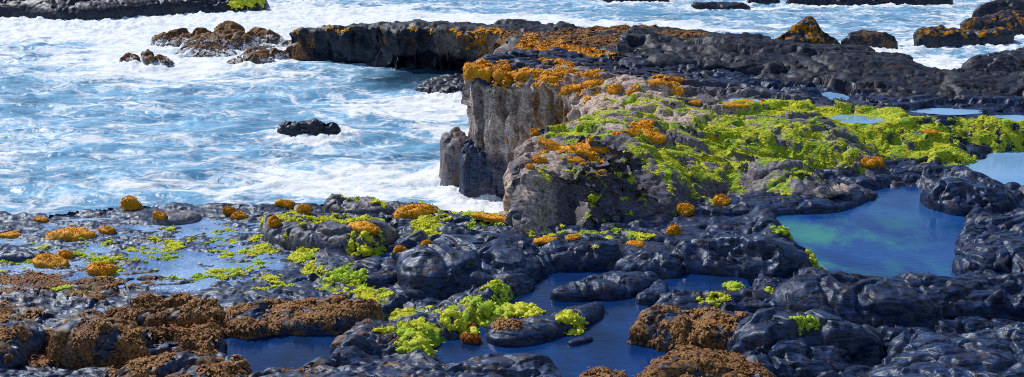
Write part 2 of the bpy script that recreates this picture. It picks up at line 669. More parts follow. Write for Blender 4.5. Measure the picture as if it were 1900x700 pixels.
# ------------------------------------------------------------------ the rocky shelf in the foreground
GZ = 1.30
pool_specs = [
    # outline in the view, water level, depth, water, ground patch
    ("deep", [(815, 645), (870, 622), (905, 600), (950, 562), (1000, 532), (1030, 505), (1100, 498), (1250, 520), (1180, 570),
              (1190, 600), (1235, 632), (1228, 672), (1190, 705), (1100, 715), (1030, 695), (950, 668), (850, 668)], M_POOL),
    ("deep", [(1228, 520), (1300, 506), (1372, 516), (1365, 538), (1290, 548), (1232, 540)], M_POOL),
    ("deep", [(418, 632), (520, 622), (622, 606), (628, 625), (602, 662), (500, 680), (445, 680)], M_POOL),
    ("mid", [(1455, 397), (1560, 390), (1590, 362), (1690, 345), (1722, 362), (1780, 402), (1788, 480), (1765, 512), (1600, 514),
             (1520, 502), (1482, 442)], M_POOL_MID),
    ("pale", [(1725, 312), (1830, 296), (1852, 283), (1950, 278), (2120, 278), (2120, 352), (1865, 348), (1800, 318)], M_POOL_PALE),
    ("film", [(-260, 425), (0, 425), (130, 405), (300, 402), (490, 398), (500, 440), (535, 465), (515, 505), (400, 535), (250, 532),
              (100, 520), (-260, 470)], M_FILM),
    ("film", [(690, 490), (705, 455), (715, 410), (745, 400), (742, 430), (735, 470), (720, 492)], M_FILM),
    ("film", [(165, 578), (210, 564), (270, 572), (262, 594), (200, 596)], M_FILM),
]
pools = []
for kind, pp, pm in pool_specs:
    W = np.array([at(u, v, GZ)[:2] for u, v in pp])
    pools.append((kind, smooth_closed(W, .06), pm))

ground_poly = [at(u, v, GZ)[:2] for u, v in
               [(-330, 402), (-120, 400), (0, 400), (60, 402), (200, 388), (320, 380), (420, 386), (500, 388), (540, 380), (640, 374),
                (740, 380), (830, 392), (900, 400), (958, 410), (990, 420), (1060, 400)]] + \
              [(1.8, 16.0), (3.2, 18.6), (6.0, 20.0), (11.5, 20.0), (11.5, 6.6), (-9, 6.6)]


def ground_top(x, y, d):
    P = np.stack([x, y, np.zeros_like(x)], 1)
    z = GZ + .02 + .09 * fbm(P * .9, 4, 3) + .05 * billow(rot2(P, 20) * [1.6, 3.0, 1], 4, 9)
    z = z + .05 * sstep(12, 9, y)
    for kind, Q, pm in pools:
        xm, ym = Q.min(0) - .5
        xM, yM = Q.max(0) + .5
        k = np.nonzero((x > xm) & (x < xM) & (y > ym) & (y < yM))[0]
        if len(k) == 0: continue
        dq, _ = nearest(x[k], y[k], Q)
        ed = np.exp(-((dq + .13) / .11) ** 2)
        z[k] = z[k] * (1 - ed) + np.maximum(z[k], GZ + .035) * ed
        dq = dq + .05 * fbm(P[k] * 4, 3, 21)
        if kind == 'film':
            f = sstep(-.25, .15, dq)
            n = .06 * fbm(P[k] * [1.1, 2.0, 1], 5, 31, .6) + .06 * billow(rot2(P[k], 8) * [2.2, 5, 1], 5, 33, .6)
            z[k] = z[k] * (1 - f) + (GZ - .001 + n) * f
        else:
            f = sstep(-.28, .12, dq)
            lip = .07 * np.exp(-((dq + .28) / .16) ** 2)
            z[k] = (z[k] + lip) * (1 - f) + (GZ - .22) * f
    return z


film_w = [spot(u, v, a, c, s, GZ) for u, v, a, c, s in [(250, 450, 330, 75, 1), (60, 440, 260, 45, 1), (470, 500, 110, 55, 1)]]


def ground_disp(V, t, d):
    fq = patches(V, film_w, .5)
    a = lava(V, .058, 1.05, 41, -15, 2.2)
    return a * np.where(np.abs(V[:, 2] - GZ + .2) < .1, .4, 1) * (1 - fq) + fq * (.03 * billow(rot2(V, 8) * [3.5, 9, 9], 4, 44, .6) - .006)


GREEN_FG = [(800, 420, 42, 32, .95), (690, 452, 46, 18, .9), (640, 520, 60, 26, .85), (600, 500, 50, 25, .6), (690, 548, 50, 18, .8),
            (760, 575, 60, 22, .9), (780, 625, 60, 26, 1.0), (870, 582, 50, 20, .95), (950, 572, 55, 18, 1.0), (930, 545, 45, 22, .7),
            (560, 470, 40, 18, .7), (90, 465, 90, 40, .55), (20, 480, 50, 30, .5), (240, 500, 60, 25, .55), (300, 430, 60, 25, .35),
            (340, 505, 80, 18, .45), (440, 470, 90, 55, .55), (330, 460, 120, 40, .48), (200, 465, 80, 30, .48), (120, 540, 50, 14, .6), (430, 425, 60, 15, .35), (500, 520, 60, 20, .5),
            (1010, 430, 60, 20, .6), (1140, 440, 90, 14, .7), (1330, 375, 40, 12, .6), (870, 400, 60, 10, .7)]
BROWN_FG = [(120, 510, 260, 45, .72), (250, 600, 260, 60, .85), (60, 640, 120, 70, .8), (330, 670, 180, 50, .9), (560, 580, 160, 35, .8),
            (700, 620, 90, 30, .75), (600, 690, 240, 20, .75), (680, 490, 80, 40, .5), (1280, 600, 120, 60, .8), (1300, 680, 130, 40, .8),
            (20, 560, 90, 40, .7), (880, 690, 160, 20, .6)]
g_spots = [spot(u, v, a, c, s, GZ + .05) for u, v, a, c, s in GREEN_FG]
b_spots = [spot(u, v, a, c, s, GZ + .1) for u, v, a, c, s in BROWN_FG]


def ground_masks(V, N, t, d):
    P = V * [1, 1, 0]
    patch = .75 + .5 * fbm(V * 3, 3, 61)
    up = sstep(.2, .6, N[:, 2])
    g = patches(V, g_spots) * patch * up
    br = patches(V, b_spots) * patch
    film = sstep(.10, .0, np.abs(V[:, 2] - GZ))
    return attrs(V, green=g, brown=br, wet=.75 + .25 * film)


ground = body("rocky_ground", ground_poly, ground_top, -.6, .00118, .00165, .35, M_ROCK, ground_disp, ground_masks, step=.05,
              polar=(-.74, .80), wob=.10, kind='structure')

for ip, (kind, Q, pm) in enumerate(pools):
    c = Q.mean(0)
    # water sheet a little wider than the basin; the rock rim cuts the shore
    Nn = Q - np.roll(Q, 1, 0)
    Nn = np.stack([Nn[:, 1], -Nn[:, 0]], 1)
    area = np.sum(Q[:, 0] * np.roll(Q[:, 1], -1) - np.roll(Q[:, 0], -1) * Q[:, 1])
    Nn /= np.maximum(np.linalg.norm(Nn, axis=1)[:, None], 1e-9)
    E = Q + Nn * (.07 if area > 0 else -.07)
    x0, y0 = E.min(0)
    x1, y1 = E.max(0)
    gx = .025
    X, Y = np.meshgrid(np.arange(x0, x1 + gx, gx), np.arange(y0, y1 + gx, gx))
    d, _ = nearest(X.ravel(), Y.ravel(), E)
    keep = d > -.03
    rm = -np.ones(len(keep), np.int64)
    rm[keep] = np.arange(keep.sum())
    R = rm.reshape(X.shape)
    Fq = np.stack([R[:-1, :-1], R[:-1, 1:], R[1:, 1:], R[1:, :-1]], -1).reshape(-1, 4)
    Fq = Fq[(Fq >= 0).all(1)]
    lev = GZ - (.012 if kind == 'film' else .03) + .003 * (ip % 3)
    V = np.stack([X.ravel(), Y.ravel(), lev - (.14 * (1 - np.clip((d + .03) / .14, 0, 1)) ** 2 if kind == 'film' else 0 * d)], 1)[keep]
    sx, sy, _ = at(1545, 455, GZ)
    shal = np.exp(-(((V[:, 0] - sx) / 1.25) ** 2 + ((V[:, 1] - sy) / 2.0) ** 2)) if kind == 'mid' else np.full(len(V), .75)
    link("tide_pool", new_mesh("tide_pool", V, Fq, pm, {'shallow': shal}), kind='structure')

# ------------------------------------------------------------------ the headland with the cliff
HP = [(870, 125, 2.28), (950, 130, 2.30), (1060, 150, 2.28), (1000, 120, 2.22), (1100, 120, 2.12), (1150, 165, 2.26), (1090, 185, 2.1),
      (990, 272, 2.06), (1000, 300, 1.98), (1100, 268, 2.12), (1100, 310, 1.98), (1200, 285, 1.95), (1190, 335, 1.75), (1080, 345, 1.80),
      (1000, 345, 1.8), (1010, 410, 1.42), (1120, 420, 1.35), (1090, 385, 1.6), (1050, 440, 1.15), (1180, 445, 1.12), (1180, 390, 1.5),
      (1300, 255, 1.86), (1250, 355, 1.58), (1300, 330, 1.56), (1400, 300, 1.60), (1400, 345, 1.42), (1500, 280, 1.60), (1500, 330, 1.42),
      (1600, 290, 1.52), (1650, 320, 1.36), (1750, 270, 1.52), (1800, 288, 1.38), (1850, 240, 1.62), (1900, 262, 1.42), (2080, 250, 1.45),
      (1400, 200, 2.0), (1600, 205, 1.84), (1700, 195, 1.8), (1900, 200, 1.74), (2080, 200, 1.7), (1200, 215, 2.08), (1300, 190, 2.08),
      (1250, 150, 2.1), (1150, 130, 2.12), (1280, 410, 1.2), (1370, 385, 1.2), (1500, 365, 1.1), (1660, 345, 1.03), (1830, 312, 1.05),
      (2080, 290, 1.16), (1400, 165, 1.9), (1650, 180, 1.72), (2000, 180, 1.66)]
h_tps = TPS([at(u, v, z) for u, v, z in HP], reg=2e-3)
h_poly = [(.14, 13.75), (.06, 14.6), (.12, 15.6), (.28, 16.35), (.62, 16.75), (1.05, 17.3), (1.35, 18.1), (1.22, 18.9), (.88, 19.45),
          (.3, 19.85), (-.3, 20.15), (-.62, 20.4), (-.74, 20.75), (-.66, 21.8), (-.3, 22.8), (.2, 23.6), (2.5, 23.6), (5, 23), (8, 22.6),
          (12.2, 22.3), (12.2, 16.2), (8, 16.2), (6.8, 16.3), (5.6, 15.7), (4.6, 15.3), (3.7, 14.9), (2.6, 14.2), (1.6, 13.7), (.7, 13.6)]

puddles = [(1590, 217, 48, 8), (1760, 203, 62, 6), (1380, 184, 30, 5), (1550, 175, 22, 8), (1880, 215, 40, 6)]
pud_w = []
for u, v, a, c in puddles:
    pud_w.append(spot(u, v, a, c, 1.0, h_tps) + (on(u, v, h_tps)[2],))


def head_top(x, y, d):
    P = np.stack([x, y, np.zeros_like(x)], 1)
    z = h_tps(x, y)
    left = sstep(2.6, .9, x)
    z = z + .06 * fbm(P * 1.0, 4, 5) + .05 * billow(rot2(P, 30) * [1.0, 1.8, 1], 3, 6)
    # broken ledges on the near lobe
    led = fbm(P * [1.3, 2.2, 1], 3, 8)
    z = z + .10 * (sstep(-.02, .06, led) - .5) * sstep(13.8, 14.4, y)
    z = z - .12 * (1 - np.clip(d / .18, 0, 1)) ** 2 * left
    for px, py, rx, ry, s, pz in pud_w:
        r = np.sqrt(((x - px) / rx) ** 2 + ((y - py) / ry) ** 2)
        r = r * (1 + .5 * fbm(P * 2.3, 3, 77))
        f = 1 - sstep(1.0, 1.7, r)
        z = z * (1 - f) + (pz - .05 + .02 * fbm(P * 5, 2, 78)) * f
    return z


def head_prof(t, x, y):
    far = sstep(17.5, 19, y)
    return .05 + .10 * np.sin(t * 5 + x * 3) * (1 - far) + far * (.05 + .12 * t) - .06 * sstep(.75, 1, t)


def head_disp(V, t, d):
    face = sstep(0, .08, t)
    hol = patches(V, [spot(1135, 400, 95, 42, 1, h_tps)], .7)
    top = lava(V, .052, 1.1, 45, 12, 2.2) - .20 * hol + .05 * hol * billow(V * 4, 4, 38)
    for px, py, rx, ry, s, pz in pud_w:
        top = top * sstep(1.0, 1.7, np.hypot((V[:, 0] - px) / rx, (V[:, 1] - py) / ry))
    hx = V[:, 0] - V[:, 1] + .25 * fbm(V * [1.2, 1.2, .5], 3, 36)
    c1, e1 = facets(hx * 2.6, V[:, 2] * .75 + .4 * np.sin(hx * 2), 31)
    c2, e2 = facets(hx * 6.0, V[:, 2] * 2.0, 33)
    colm = .19 * c1 - .13 * sstep(.08, 0, e1) + .08 * c2 - .04 * sstep(.09, 0, e2) + .14 * fbm(V * [1.6, 1.6, .5], 3, 47) + .035 * fbm(V * [5, 5, 4], 4, 49, .6) - .05
    return top * (1 - face) + colm * face


HG = [(1300, 270, 420, 90, .55), (1120, 300, 120, 60, .55), (1450, 198, 150, 16, .95), (1560, 205, 160, 14, .8), (1640, 240, 190, 26, .85), (1350, 245, 120, 28, .82), (1250, 290, 110, 26, .78), (1760, 268, 100, 20, .95),
      (1840, 240, 120, 22, .75), (1150, 250, 80, 14, .6), (1220, 345, 50, 34, .66), (1120, 395, 46, 30, .6), (1010, 330, 16, 60, .6),
      (1300, 300, 110, 30, .7), (1450, 265, 160, 25, .7), (1290, 140, 50, 8, .5), (1080, 235, 60, 10, .65), (1560, 300, 120, 14, .6), (1500, 350, 40, 8, .5),
      (1140, 180, 80, 20, .4), (1000, 180, 60, 20, .3), (1800, 295, 60, 10, 1.0), (1900, 250, 50, 20, .8)]
HO = [(900, 125, 50, 14, .85), (960, 135, 60, 16, .85), (1060, 150, 60, 14, .7), (1050, 125, 90, 8, .6), (1120, 155, 50, 12, .6), (1240, 155, 50, 14, .75), (1000, 118, 60, 6, .6),
      (1060, 275, 90, 25, .5), (1200, 245, 50, 12, .5), (1380, 190, 60, 8, .5), (1320, 255, 60, 10, .4)]
HPALE = [(1350, 250, 420, 90, .24), (1080, 340, 110, 70, .15), (1000, 350, 40, 60, .6), (1060, 190, 140, 40, .9), (1200, 160, 90, 15, .9), (1230, 205, 120, 18, .8), (1350, 215, 90, 14, .6), (1120, 235, 100, 10, .7), (1010, 280, 60, 30, .6), (1150, 330, 120, 40, .25)]
hg = [spot(u, v, a, c, s, h_tps) for u, v, a, c, s in HG]
ho = [spot(u, v, a, c, s, h_tps) for u, v, a, c, s in HO + [(1000, 140, 140, 16, .75), (1090, 150, 70, 18, .7)]]
hp = [spot(u, v, a, c, s, h_tps) for u, v, a, c, s in HPALE]


def head_masks(V, N, t, d):
    patch = .92 + 1.25 * fbm(V * [1.5, 2.6, 1], 5, 62, .62)
    up = sstep(.0, .5, N[:, 2])
    face = sstep(0, .05, t)
    g = patches(V, hg) * patch * np.maximum(up, .35)
    g = g * (1 - face) + face * .42 * sstep(0.05, .3, fbm(V * [2.2, 2.2, .7], 3, 63)) * sstep(.9, 1.6, V[:, 2])
    o = patches(V, ho) * (.6 + .8 * fbm(V * 3.1, 3, 64)) * (1 - face * .5)
    hx = V[:, 0] - V[:, 1] + .25 * fbm(V * [1.2, 1.2, .5], 3, 36)
    stripe = fbm(np.stack([hx * 3.6, V[:, 2] * .9, 0 * hx], 1), 5, 65, .65)
    right = sstep(-.75, .0, V[:, 0])
    pale = np.maximum(patches(V, hp), face * sstep(.45, 1.1, V[:, 2] + .3 * stripe) * np.clip(.48 + .6 * right + 1.5 * stripe, 0, 1))
    brown = face * np.clip(.22 - 1.0 * stripe, 0, .42) + .5 * patches(V, hp) * (.8 + fbm(V * 1.7, 3, 60))
    hol = patches(V, [spot(1135, 405, 100, 42, 1, h_tps)], .7)
    pale = pale * (1 - .5 * hol)
    brown = brown * (1 - .6 * hol)
    g = np.maximum(g * (1 - hol * .5), hol * .8 * sstep(.10, .22, fbm(V * 5.5, 3, 37)))
    return attrs(V, green=g, orange=o, pale=pale, brown=brown, wet=.15 + .5 * sstep(.9, .2, V[:, 2]) + .6 * sstep(2.5, 4.5, V[:, 0]))


head = body("rock_headland", h_poly, head_top, lambda x, y: np.where((x < 2.2) & (y > 14.2), -.5, 1.0), .00118, .00125, .9, M_ROCK, head_disp, head_masks, prof=head_prof,
            polar=(-.09, .66), step=.05, wob=.09, seed=3,
            label="broad rocky headland with a pale sea cliff, its top covered in yellow-green algae", cat="headland")
for px, py, rx, ry, s, pz in pud_w:
    n = 40
    a = np.linspace(0, 2 * np.pi, n, endpoint=False)
    wv_ = 1.0 + .45 * fbm(np.stack([np.cos(a) * 1.6 + px, np.sin(a) * 1.6 + py, 0 * a], 1), 4, 79, .6)
    V = np.stack([px + np.cos(a) * rx * wv_, py + np.sin(a) * ry * wv_, np.full(n, pz - .042)], 1)
    V = np.vstack([[[px, py, pz - .042]], V])
    Fq = np.array([[0, 1 + i, 1 + (i + 1) % n] for i in range(n)])
    link("rock_puddle", new_mesh("rock_puddle", V, Fq, M_POOL_PALE, {'shallow': np.zeros(n + 1)}), kind='structure')

# ------------------------------------------------------------------ the far arm with its flat platform
AP = [(-6.9, 35.6, .9), (-5.5, 35.3, 1.0), (-3.7, 34.4, 1.22), (-1.8, 33.4, 1.26), (0, 33, 1.24), (-6.5, 37, .7), (-3.5, 36.3, 1.0), (0, 35.5, 1.1),
      (0.2, 30, 1.42), (.2, 26, 1.75), (.3, 23.5, 2.02), (2, 24, 1.98), (2, 28, 1.62), (2, 33, 1.25), (5, 24, 1.98), (5, 28, 1.7), (4.5, 33, 1.3),
      (8, 25, 1.8), (8, 29, 1.4), (6, 34, .8), (3, 35.5, .9)]
a_tps = TPS(AP)
a_poly = [(-7.1, 35.7), (-6.2, 35.4), (-5.4, 35.1), (-4.6, 34.8), (-3.7, 34.0), (-2.6, 33.6), (-1.6, 33.3), (-.7, 33.0), (-.1, 32.3), (.0, 30), (-.05, 27.5), (-.15, 25),
          (-.2, 23.2), (1, 22.6), (4, 22.6), (8, 23), (9.5, 27), (7.8, 31), (6.2, 34.5), (4.5, 35.6), (1.5, 35.6), (-1.5, 35.6), (-4, 36.8), (-6.4, 37.3), (-7.3, 36.6)]


def arm_top(x, y, d):
    P = np.stack([x, y, np.zeros_like(x)], 1)
    return a_tps(x, y) + .08 * fbm(P * 1.1, 4, 15) + .09 * billow(P * [1.1, 1.4, 1], 4, 16) - .10 * (1 - np.clip(d / .25, 0, 1)) ** 2


def arm_disp(V, t, d):
    face = sstep(0, .08, t)
    return lava(V, .08, .9, 17, 5, 2.0) * (1 - face) + face * (.60 * billow(V * [.8, .8, .5], 4, 19) + .16 * billow(V * [3, 3, .8], 3, 20) + .06 * fbm(V * 6, 4, 24, .6) + .18 * sstep(-.02, .04, fbm(V * [.8, .8, 1.6], 3, 29)) - .12)


ao = [spot(u, v, a, c, s, a_tps) for u, v, a, c, s in [(1040, 100, 90, 20, .95), (1000, 85, 50, 12, .8), (1100, 108, 60, 10, .9), (980, 75, 30, 8, .6), (880, 56, 80, 6, .5), (560, 62, 30, 8, .6)]]
ab = [spot(u, v, a, c, s, a_tps) for u, v, a, c, s in [(1120, 78, 200, 26, 1.0), (1050, 60, 220, 12, 1.0), (1250, 65, 90, 12, .95)]]


def arm_masks(V, N, t, d):
    face = sstep(0, .05, t)
    p = (.95 + .8 * fbm(V * 1.8, 3, 67))
    pale = face * .75 * sstep(-.15, .35, fbm(V * [1.5, 1.5, .5], 3, 68)) * sstep(.1, .6, V[:, 2]) * sstep(-3.2, -.5, V[:, 0])
    brown = np.maximum(patches(V, ab) * p, face * .62 * sstep(-.1, .3, fbm(V * .9, 3, 69)))
    rim = (1 - np.clip(d / .3, 0, 1)) * (1 - face) * .45
    return attrs(V, orange=np.maximum(patches(V, ao) * p, rim * p * (V[:, 0] < .5)), brown=brown, pale=pale, wet=.2 + .4 * sstep(.6, .1, V[:, 2]))


arm = body("rock_promontory", a_poly, arm_top, -.5, .0016, .0022, .9, M_ROCK_FAR, arm_disp, arm_masks,
           prof=lambda t, x, y: -.55 * sstep(.35, .95, t) * sstep(-4.5, -2.5, x) + .1 * t, polar=(-.24, .42), step=.08, wob=.25, seed=5,
           label="long low rock arm with a dark undercut wall reaching left into the surf", cat="rock arm")

# ------------------------------------------------------------------ the dark ridge behind the headland
RP = [(1180, 128, 1.95), (1300, 138, 1.85), (1450, 165, 1.75), (1600, 188, 1.68), (1800, 195, 1.66), (2050, 205, 1.6),
      (1250, 95, 2.12), (1350, 74, 2.30), (1450, 86, 2.2), (1560, 94, 2.2), (1640, 112, 2.1), (1700, 135, 1.98), (1800, 140, 1.95), (1950, 150, 2.0), (2080, 150, 2.0),
      (1330, 118, 1.98), (1450, 138, 1.86), (1600, 150, 1.86), (1750, 172, 1.78), (1240, 72, 1.95), (1950, 180, 1.8)]
rw = [at(u, v, z) for u, v, z in RP]
for u, v, z in [(1350, 74, 2.30), (1450, 86, 2.2), (1560, 94, 2.2), (1640, 112, 2.1), (1700, 135, 1.98), (1950, 150, 2.0)]:
    x, y, _ = at(u, v, z)
    rw.append((x, y + 2.2, z - .75))
r_tps = TPS(rw)
r_poly = [at(u, v, 1.8)[:2] for u, v in [(1150, 128), (1250, 140), (1330, 148), (1450, 172), (1600, 195), (1800, 203), (2080, 210)]] + \
         [(12.6, 24.5), (11, 25.6), (9.4, 26.6), (8.3, 28), (7.3, 29.3), (5.8, 29.6), (4.2, 29.2), (3.2, 27.5), (2.5, 25)]


def ridge_top(x, y, d):
    P = np.stack([x, y, np.zeros_like(x)], 1)
    return r_tps(x, y) + .08 * fbm(P * 1.0, 4, 25) + .12 * billow(rot2(P, -25) * [.7, 1.8, 1], 4, 26)


def ridge_disp(V, t, d):
    return lava(V, .075, .7, 27, -22, 3.0)


rg_ = [spot(u, v, a, c, s, r_tps) for u, v, a, c, s in [(1270, 135, 50, 6, .6), (1700, 190, 120, 8, .4), (1550, 185, 60, 8, .4)]]
rb_ = [spot(u, v, a, c, s, r_tps) for u, v, a, c, s in [(1230, 80, 50, 12, .7), (1330, 76, 60, 5, .5)]]
body("rock_ridge", r_poly, ridge_top, .2, .0016, .0018, .5, M_ROCK_FAR, ridge_disp,
     lambda V, N, t, d: attrs(V, green=patches(V, rg_), brown=patches(V, rb_), wet=.35 + 0 * t), polar=(.08, .6), step=.08, wob=.15, seed=7,
     label="dark blue-black lava ridge running across behind the green algae, bare of growth", cat="rock ridge")

# ------------------------------------------------------------------ single rocks
LUMP = 0


SEA_ROCKS = []


def rock(label, pix, H, zb=GZ, name="rock", deep=.25, amp=1.0, power=.55, rr=.75, tilt=(0, 0), green=0.0, orange=0.0, brown=0.0, pale=0.0, wet=.4,
         mat=None, res=1.0, peak=None, spray=0.0, ang=0, group=None, cat="rock", aniso=2.0, zface=0):
    """pix: silhouette in the view; the plan outline is taken lower by what the rock's height hides"""
    global LUMP
    LUMP += 1
    if zb > 1:
        H *= .88
        power = min(power, .42)
    sd_ = 100 + LUMP * 7
    vs = [p[1] for p in pix]
    vm, vM = min(vs), max(vs)
    uc = sum(p[0] for p in pix) / len(pix)
    k = scale_at(uc, vM, zb)
    px_h = H / k * .95
    den = max(vM - vm, 1)
    sh = min(px_h * .85, den * .72)
    W = np.array([at(u, v + sh * (vM - v) / den, zb)[:2] for u, v in pix])
    g = k * 1.75 * res
    if zb < .1:
        cc, hh = W.mean(0), (W.max(0) - W.min(0)) / 2
        SEA_ROCKS.append((cc[0], cc[1] - .15 * hh[1], hh[0] * 1.45 + .25, hh[1] * 1.6 + .5, 1.0))
    dmax = [0]
    c = W.mean(0)

    def top(x, y, d):
        r = max(d.max() * rr, 1e-3)
        q = np.clip(d / r, 0, 1)
        dome = (1 - (1 - q) ** 2) ** power
        P = np.stack([x, y, np.zeros_like(x)], 1)
        s = 1 / max(r, .12)
        z = zb + H * dome * (1 + .30 * fbm(P * s * .8, 3, sd_)) + dome * (tilt[0] * (x - c[0]) + tilt[1] * (y - c[1]))
        if peak:
            pk = at(peak[0], peak[1], zb)
            rad = np.hypot(x - pk[0], (y - pk[1]))
            z = z + peak[2] * np.exp(-(rad / peak[3]) ** 1.3) * dome
        return z

    def disp(V, t, d):
        s = min(1.0, H / .3) * amp
        Q = rot2(V, ang) * [1, aniso, aniso]
        f = min(max(.22 / max(H, .12), .55), 1.0)
        return lava(V, .085 * s, 1.25 * f, sd_ + 1, ang, aniso) * (.5 + .5 * sstep(0, .1, d))

    def masks(V, N, t, d):
        n = .7 + .8 * fbm(V * 3.2, 3, sd_ + 4)
        up = sstep(-.1, .5, N[:, 2])
        wetu = wet + (.55 if zb > 1 else 0)
        A = attrs(V, green=green * n * up, orange=orange * n * up, brown=brown * n, pale=pale * n, wet=wetu + 0 * n, spray=spray * n * sstep(H * 1.5, .05, V[:, 2]) if zb < .1 else 0 * n)
        if zb < 1 and True:
            A['wet'] = np.maximum(A['wet'], sstep(.35, .05, V[:, 2]) * .8)
        return A

    return body(name, W, top, zb - deep, g, g * 1.15, max(deep * .55, 6 * g), mat or M_ROCK, disp, masks, prof=lambda t, x, y: .25 * deep * t, step=max(g * 2, .02),
                wob=min(.08, .12 * math.sqrt(H * .3)) * amp, seed=sd_, label=label, cat=cat, group=group)


# foreground rocks
rock("flat grey slab with a dark undercut left end and green tufts, beside the wet shelf",
     [(487, 402), (520, 392), (600, 394), (690, 400), (735, 418), (722, 442), (688, 472), (612, 470), (545, 462), (502, 442)], .26, green=.45, brown=.35, pale=.3, power=.35)
rock("big bare blue-black slab in the middle of the shelf, right of the bright green patch",
     [(735, 450), (785, 420), (850, 405), (930, 412), (985, 432), (1006, 470), (1000, 505), (930, 530), (860, 530), (790, 536), (745, 522)], .36, wet=.5, power=.5, ang=-10)
rock("low craggy rock on the sea edge, left of the orange-capped rock",
     [(600, 384), (640, 364), (700, 368), (734, 380), (722, 402), (640, 402)], .2, green=.35, pale=.35)
rock("small rock under a wide orange cap beside the white surf",
     [(732, 395), (760, 372), (800, 380), (812, 400), (790, 410), (745, 408)], .17, green=.5, orange=.4)
rock("low flat rock by the foaming inlet with an orange fringe on its sea edge",
     [(820, 402), (870, 392), (940, 402), (990, 425), (985, 442), (900, 428), (830, 416)], .12, green=.45)
rock("dark rock at the foot of the headland's near face",
     [(985, 472), (1010, 442), (1080, 430), (1146, 455), (1152, 482), (1100, 498), (1030, 498)], .26, green=.25, ang=20)
rock("low dark rock reaching into the back of the large pool",
     [(1022, 545), (1080, 512), (1150, 498), (1215, 506), (1222, 522), (1150, 548), (1060, 554)], .15, brown=.2, ang=-15)
rock("long narrow rock slanting through the large pool, a bright green clump on its right end",
     [(905, 624), (930, 602), (1000, 588), (1060, 566), (1116, 558), (1104, 580), (1060, 606), (990, 632), (930, 638)], .10, brown=.3, ang=-20)
rock("tiny dark stone breaking the surface of the large pool",
     [(1052, 638), (1070, 626), (1098, 622), (1096, 630), (1066, 642)], .05, zb=GZ - .03, deep=.15)
rock("dark rock on the near edge of the large pool, brown weed on its crest",
     [(815, 698), (860, 668), (930, 654), (1000, 656), (1036, 680), (1024, 730), (830, 745)], .18, brown=.4, green=.15)
rock("small brown-crusted rock at the bottom edge in front of the large pool",
     [(1072, 704), (1100, 684), (1140, 682), (1168, 700), (1150, 735), (1080, 735)], .14, brown=.9)
rock("rock shaggy with golden-brown weed on the right shore of the large pool",
     [(1168, 606), (1200, 578), (1280, 568), (1360, 578), (1436, 600), (1404, 652), (1300, 662), (1230, 634), (1186, 614)], .30, brown=.8)
rock("nearest weed-covered brown rock, right of the large pool at the bottom edge",
     [(1186, 700), (1220, 640), (1290, 628), (1370, 640), (1430, 660), (1430, 740), (1190, 750)], .26, brown=.85)
rock("dark rounded rock with a deep crack below it, left of the big smooth boulder",
     [(1360, 612), (1420, 574), (1500, 586), (1600, 606), (1638, 640), (1604, 682), (1500, 722), (1380, 712)], .34, brown=.15, ang=-8)
rock("big smooth blue-grey boulder filling the bottom right corner",
     [(1500, 712), (1640, 656), (1648, 612), (1780, 582), (1900, 566), (2140, 560), (2140, 830), (1490, 800)], .34, name="boulder", cat="boulder", wet=.75, power=.45, ang=-25, amp=.9, aniso=2.6)
rock("long dark ridge of rock damming the near side of the blue pool",
     [(1425, 545), (1470, 505), (1600, 512), (1700, 508), (1800, 500), (1900, 478), (2100, 466), (2100, 596), (1800, 572), (1700, 602), (1560, 604), (1470, 582)], .36, wet=.35, ang=-5)
rock("rounded blue-black rock on the left shore of the blue pool",
     [(1238, 478), (1280, 436), (1350, 414), (1430, 426), (1490, 462), (1512, 492), (1450, 512), (1360, 506), (1260, 498)], .30, wet=.6, ang=-15)
rock("dark rock bank on the right shore of the blue pool at the picture's edge",
     [(1768, 470), (1790, 412), (1850, 385), (1950, 350), (2110, 340), (2110, 506), (1850, 522), (1780, 506)], .30, wet=.4, ang=15)
rock("round-backed wrinkled boulder between the blue pool and the pale pool behind",
     [(1708, 340), (1750, 316), (1810, 318), (1852, 340), (1884, 368), (1852, 394), (1780, 398), (1728, 378)], .32, name="boulder", cat="boulder", wet=.5, ang=-30)
rock("flat dark ledge along the back of the blue pool",
     [(1320, 376), (1400, 350), (1500, 346), (1602, 350), (1604, 362), (1560, 386), (1470, 394), (1380, 396)], .14, wet=.4, green=.1)
rock("low dark rock between the headland foot and the small blue pool",
     [(1140, 498), (1165, 468), (1230, 462), (1262, 480), (1256, 506), (1200, 512)], .18, wet=.5)
rock("low dark stone between the small blue pool and the large pool",
     [(1205, 528), (1220, 516), (1240, 524), (1236, 552), (1190, 562), (1180, 548)], .10)
rock("dark hump along the front of the small blue pool with two green tufts",
     [(1345, 568), (1410, 550), (1470, 552), (1480, 572), (1430, 584), (1350, 574)], .14, green=.15)
rock("rounded mound of brown weed behind the two bottom left ones",
     [(236, 580), (270, 548), (330, 540), (390, 556), (418, 590), (400, 614), (320, 612), (250, 600)], .26, brown=.95)
rock("brown weedy mound with a black hollow under its left side",
     [(90, 660), (130, 612), (230, 590), (330, 588), (410, 600), (424, 640), (380, 676), (250, 690), (120, 690)], .38, brown=.85)
rock("nearest brown weedy rock at the bottom edge, left of the narrow blue pool",
     [(220, 700), (270, 668), (350, 642), (420, 650), (466, 680), (460, 740), (230, 750)], .24, brown=.9)
rock("dark overhanging rock at the left edge with hanging brown weed",
     [(-140, 690), (-130, 600), (-30, 590), (40, 600), (92, 590), (60, 640), (40, 690), (-60, 720)], .40, brown=.6)
rock("nearly black rock at the bottom left corner",
     [(-140, 720), (-20, 672), (80, 680), (180, 690), (210, 750), (-140, 770)], .20, brown=.4)
rock("low brown weedy rock behind the narrow blue pool",
     [(408, 596), (450, 560), (540, 548), (640, 544), (704, 560), (692, 592), (622, 612), (520, 618), (450, 622)], .18, brown=.9)
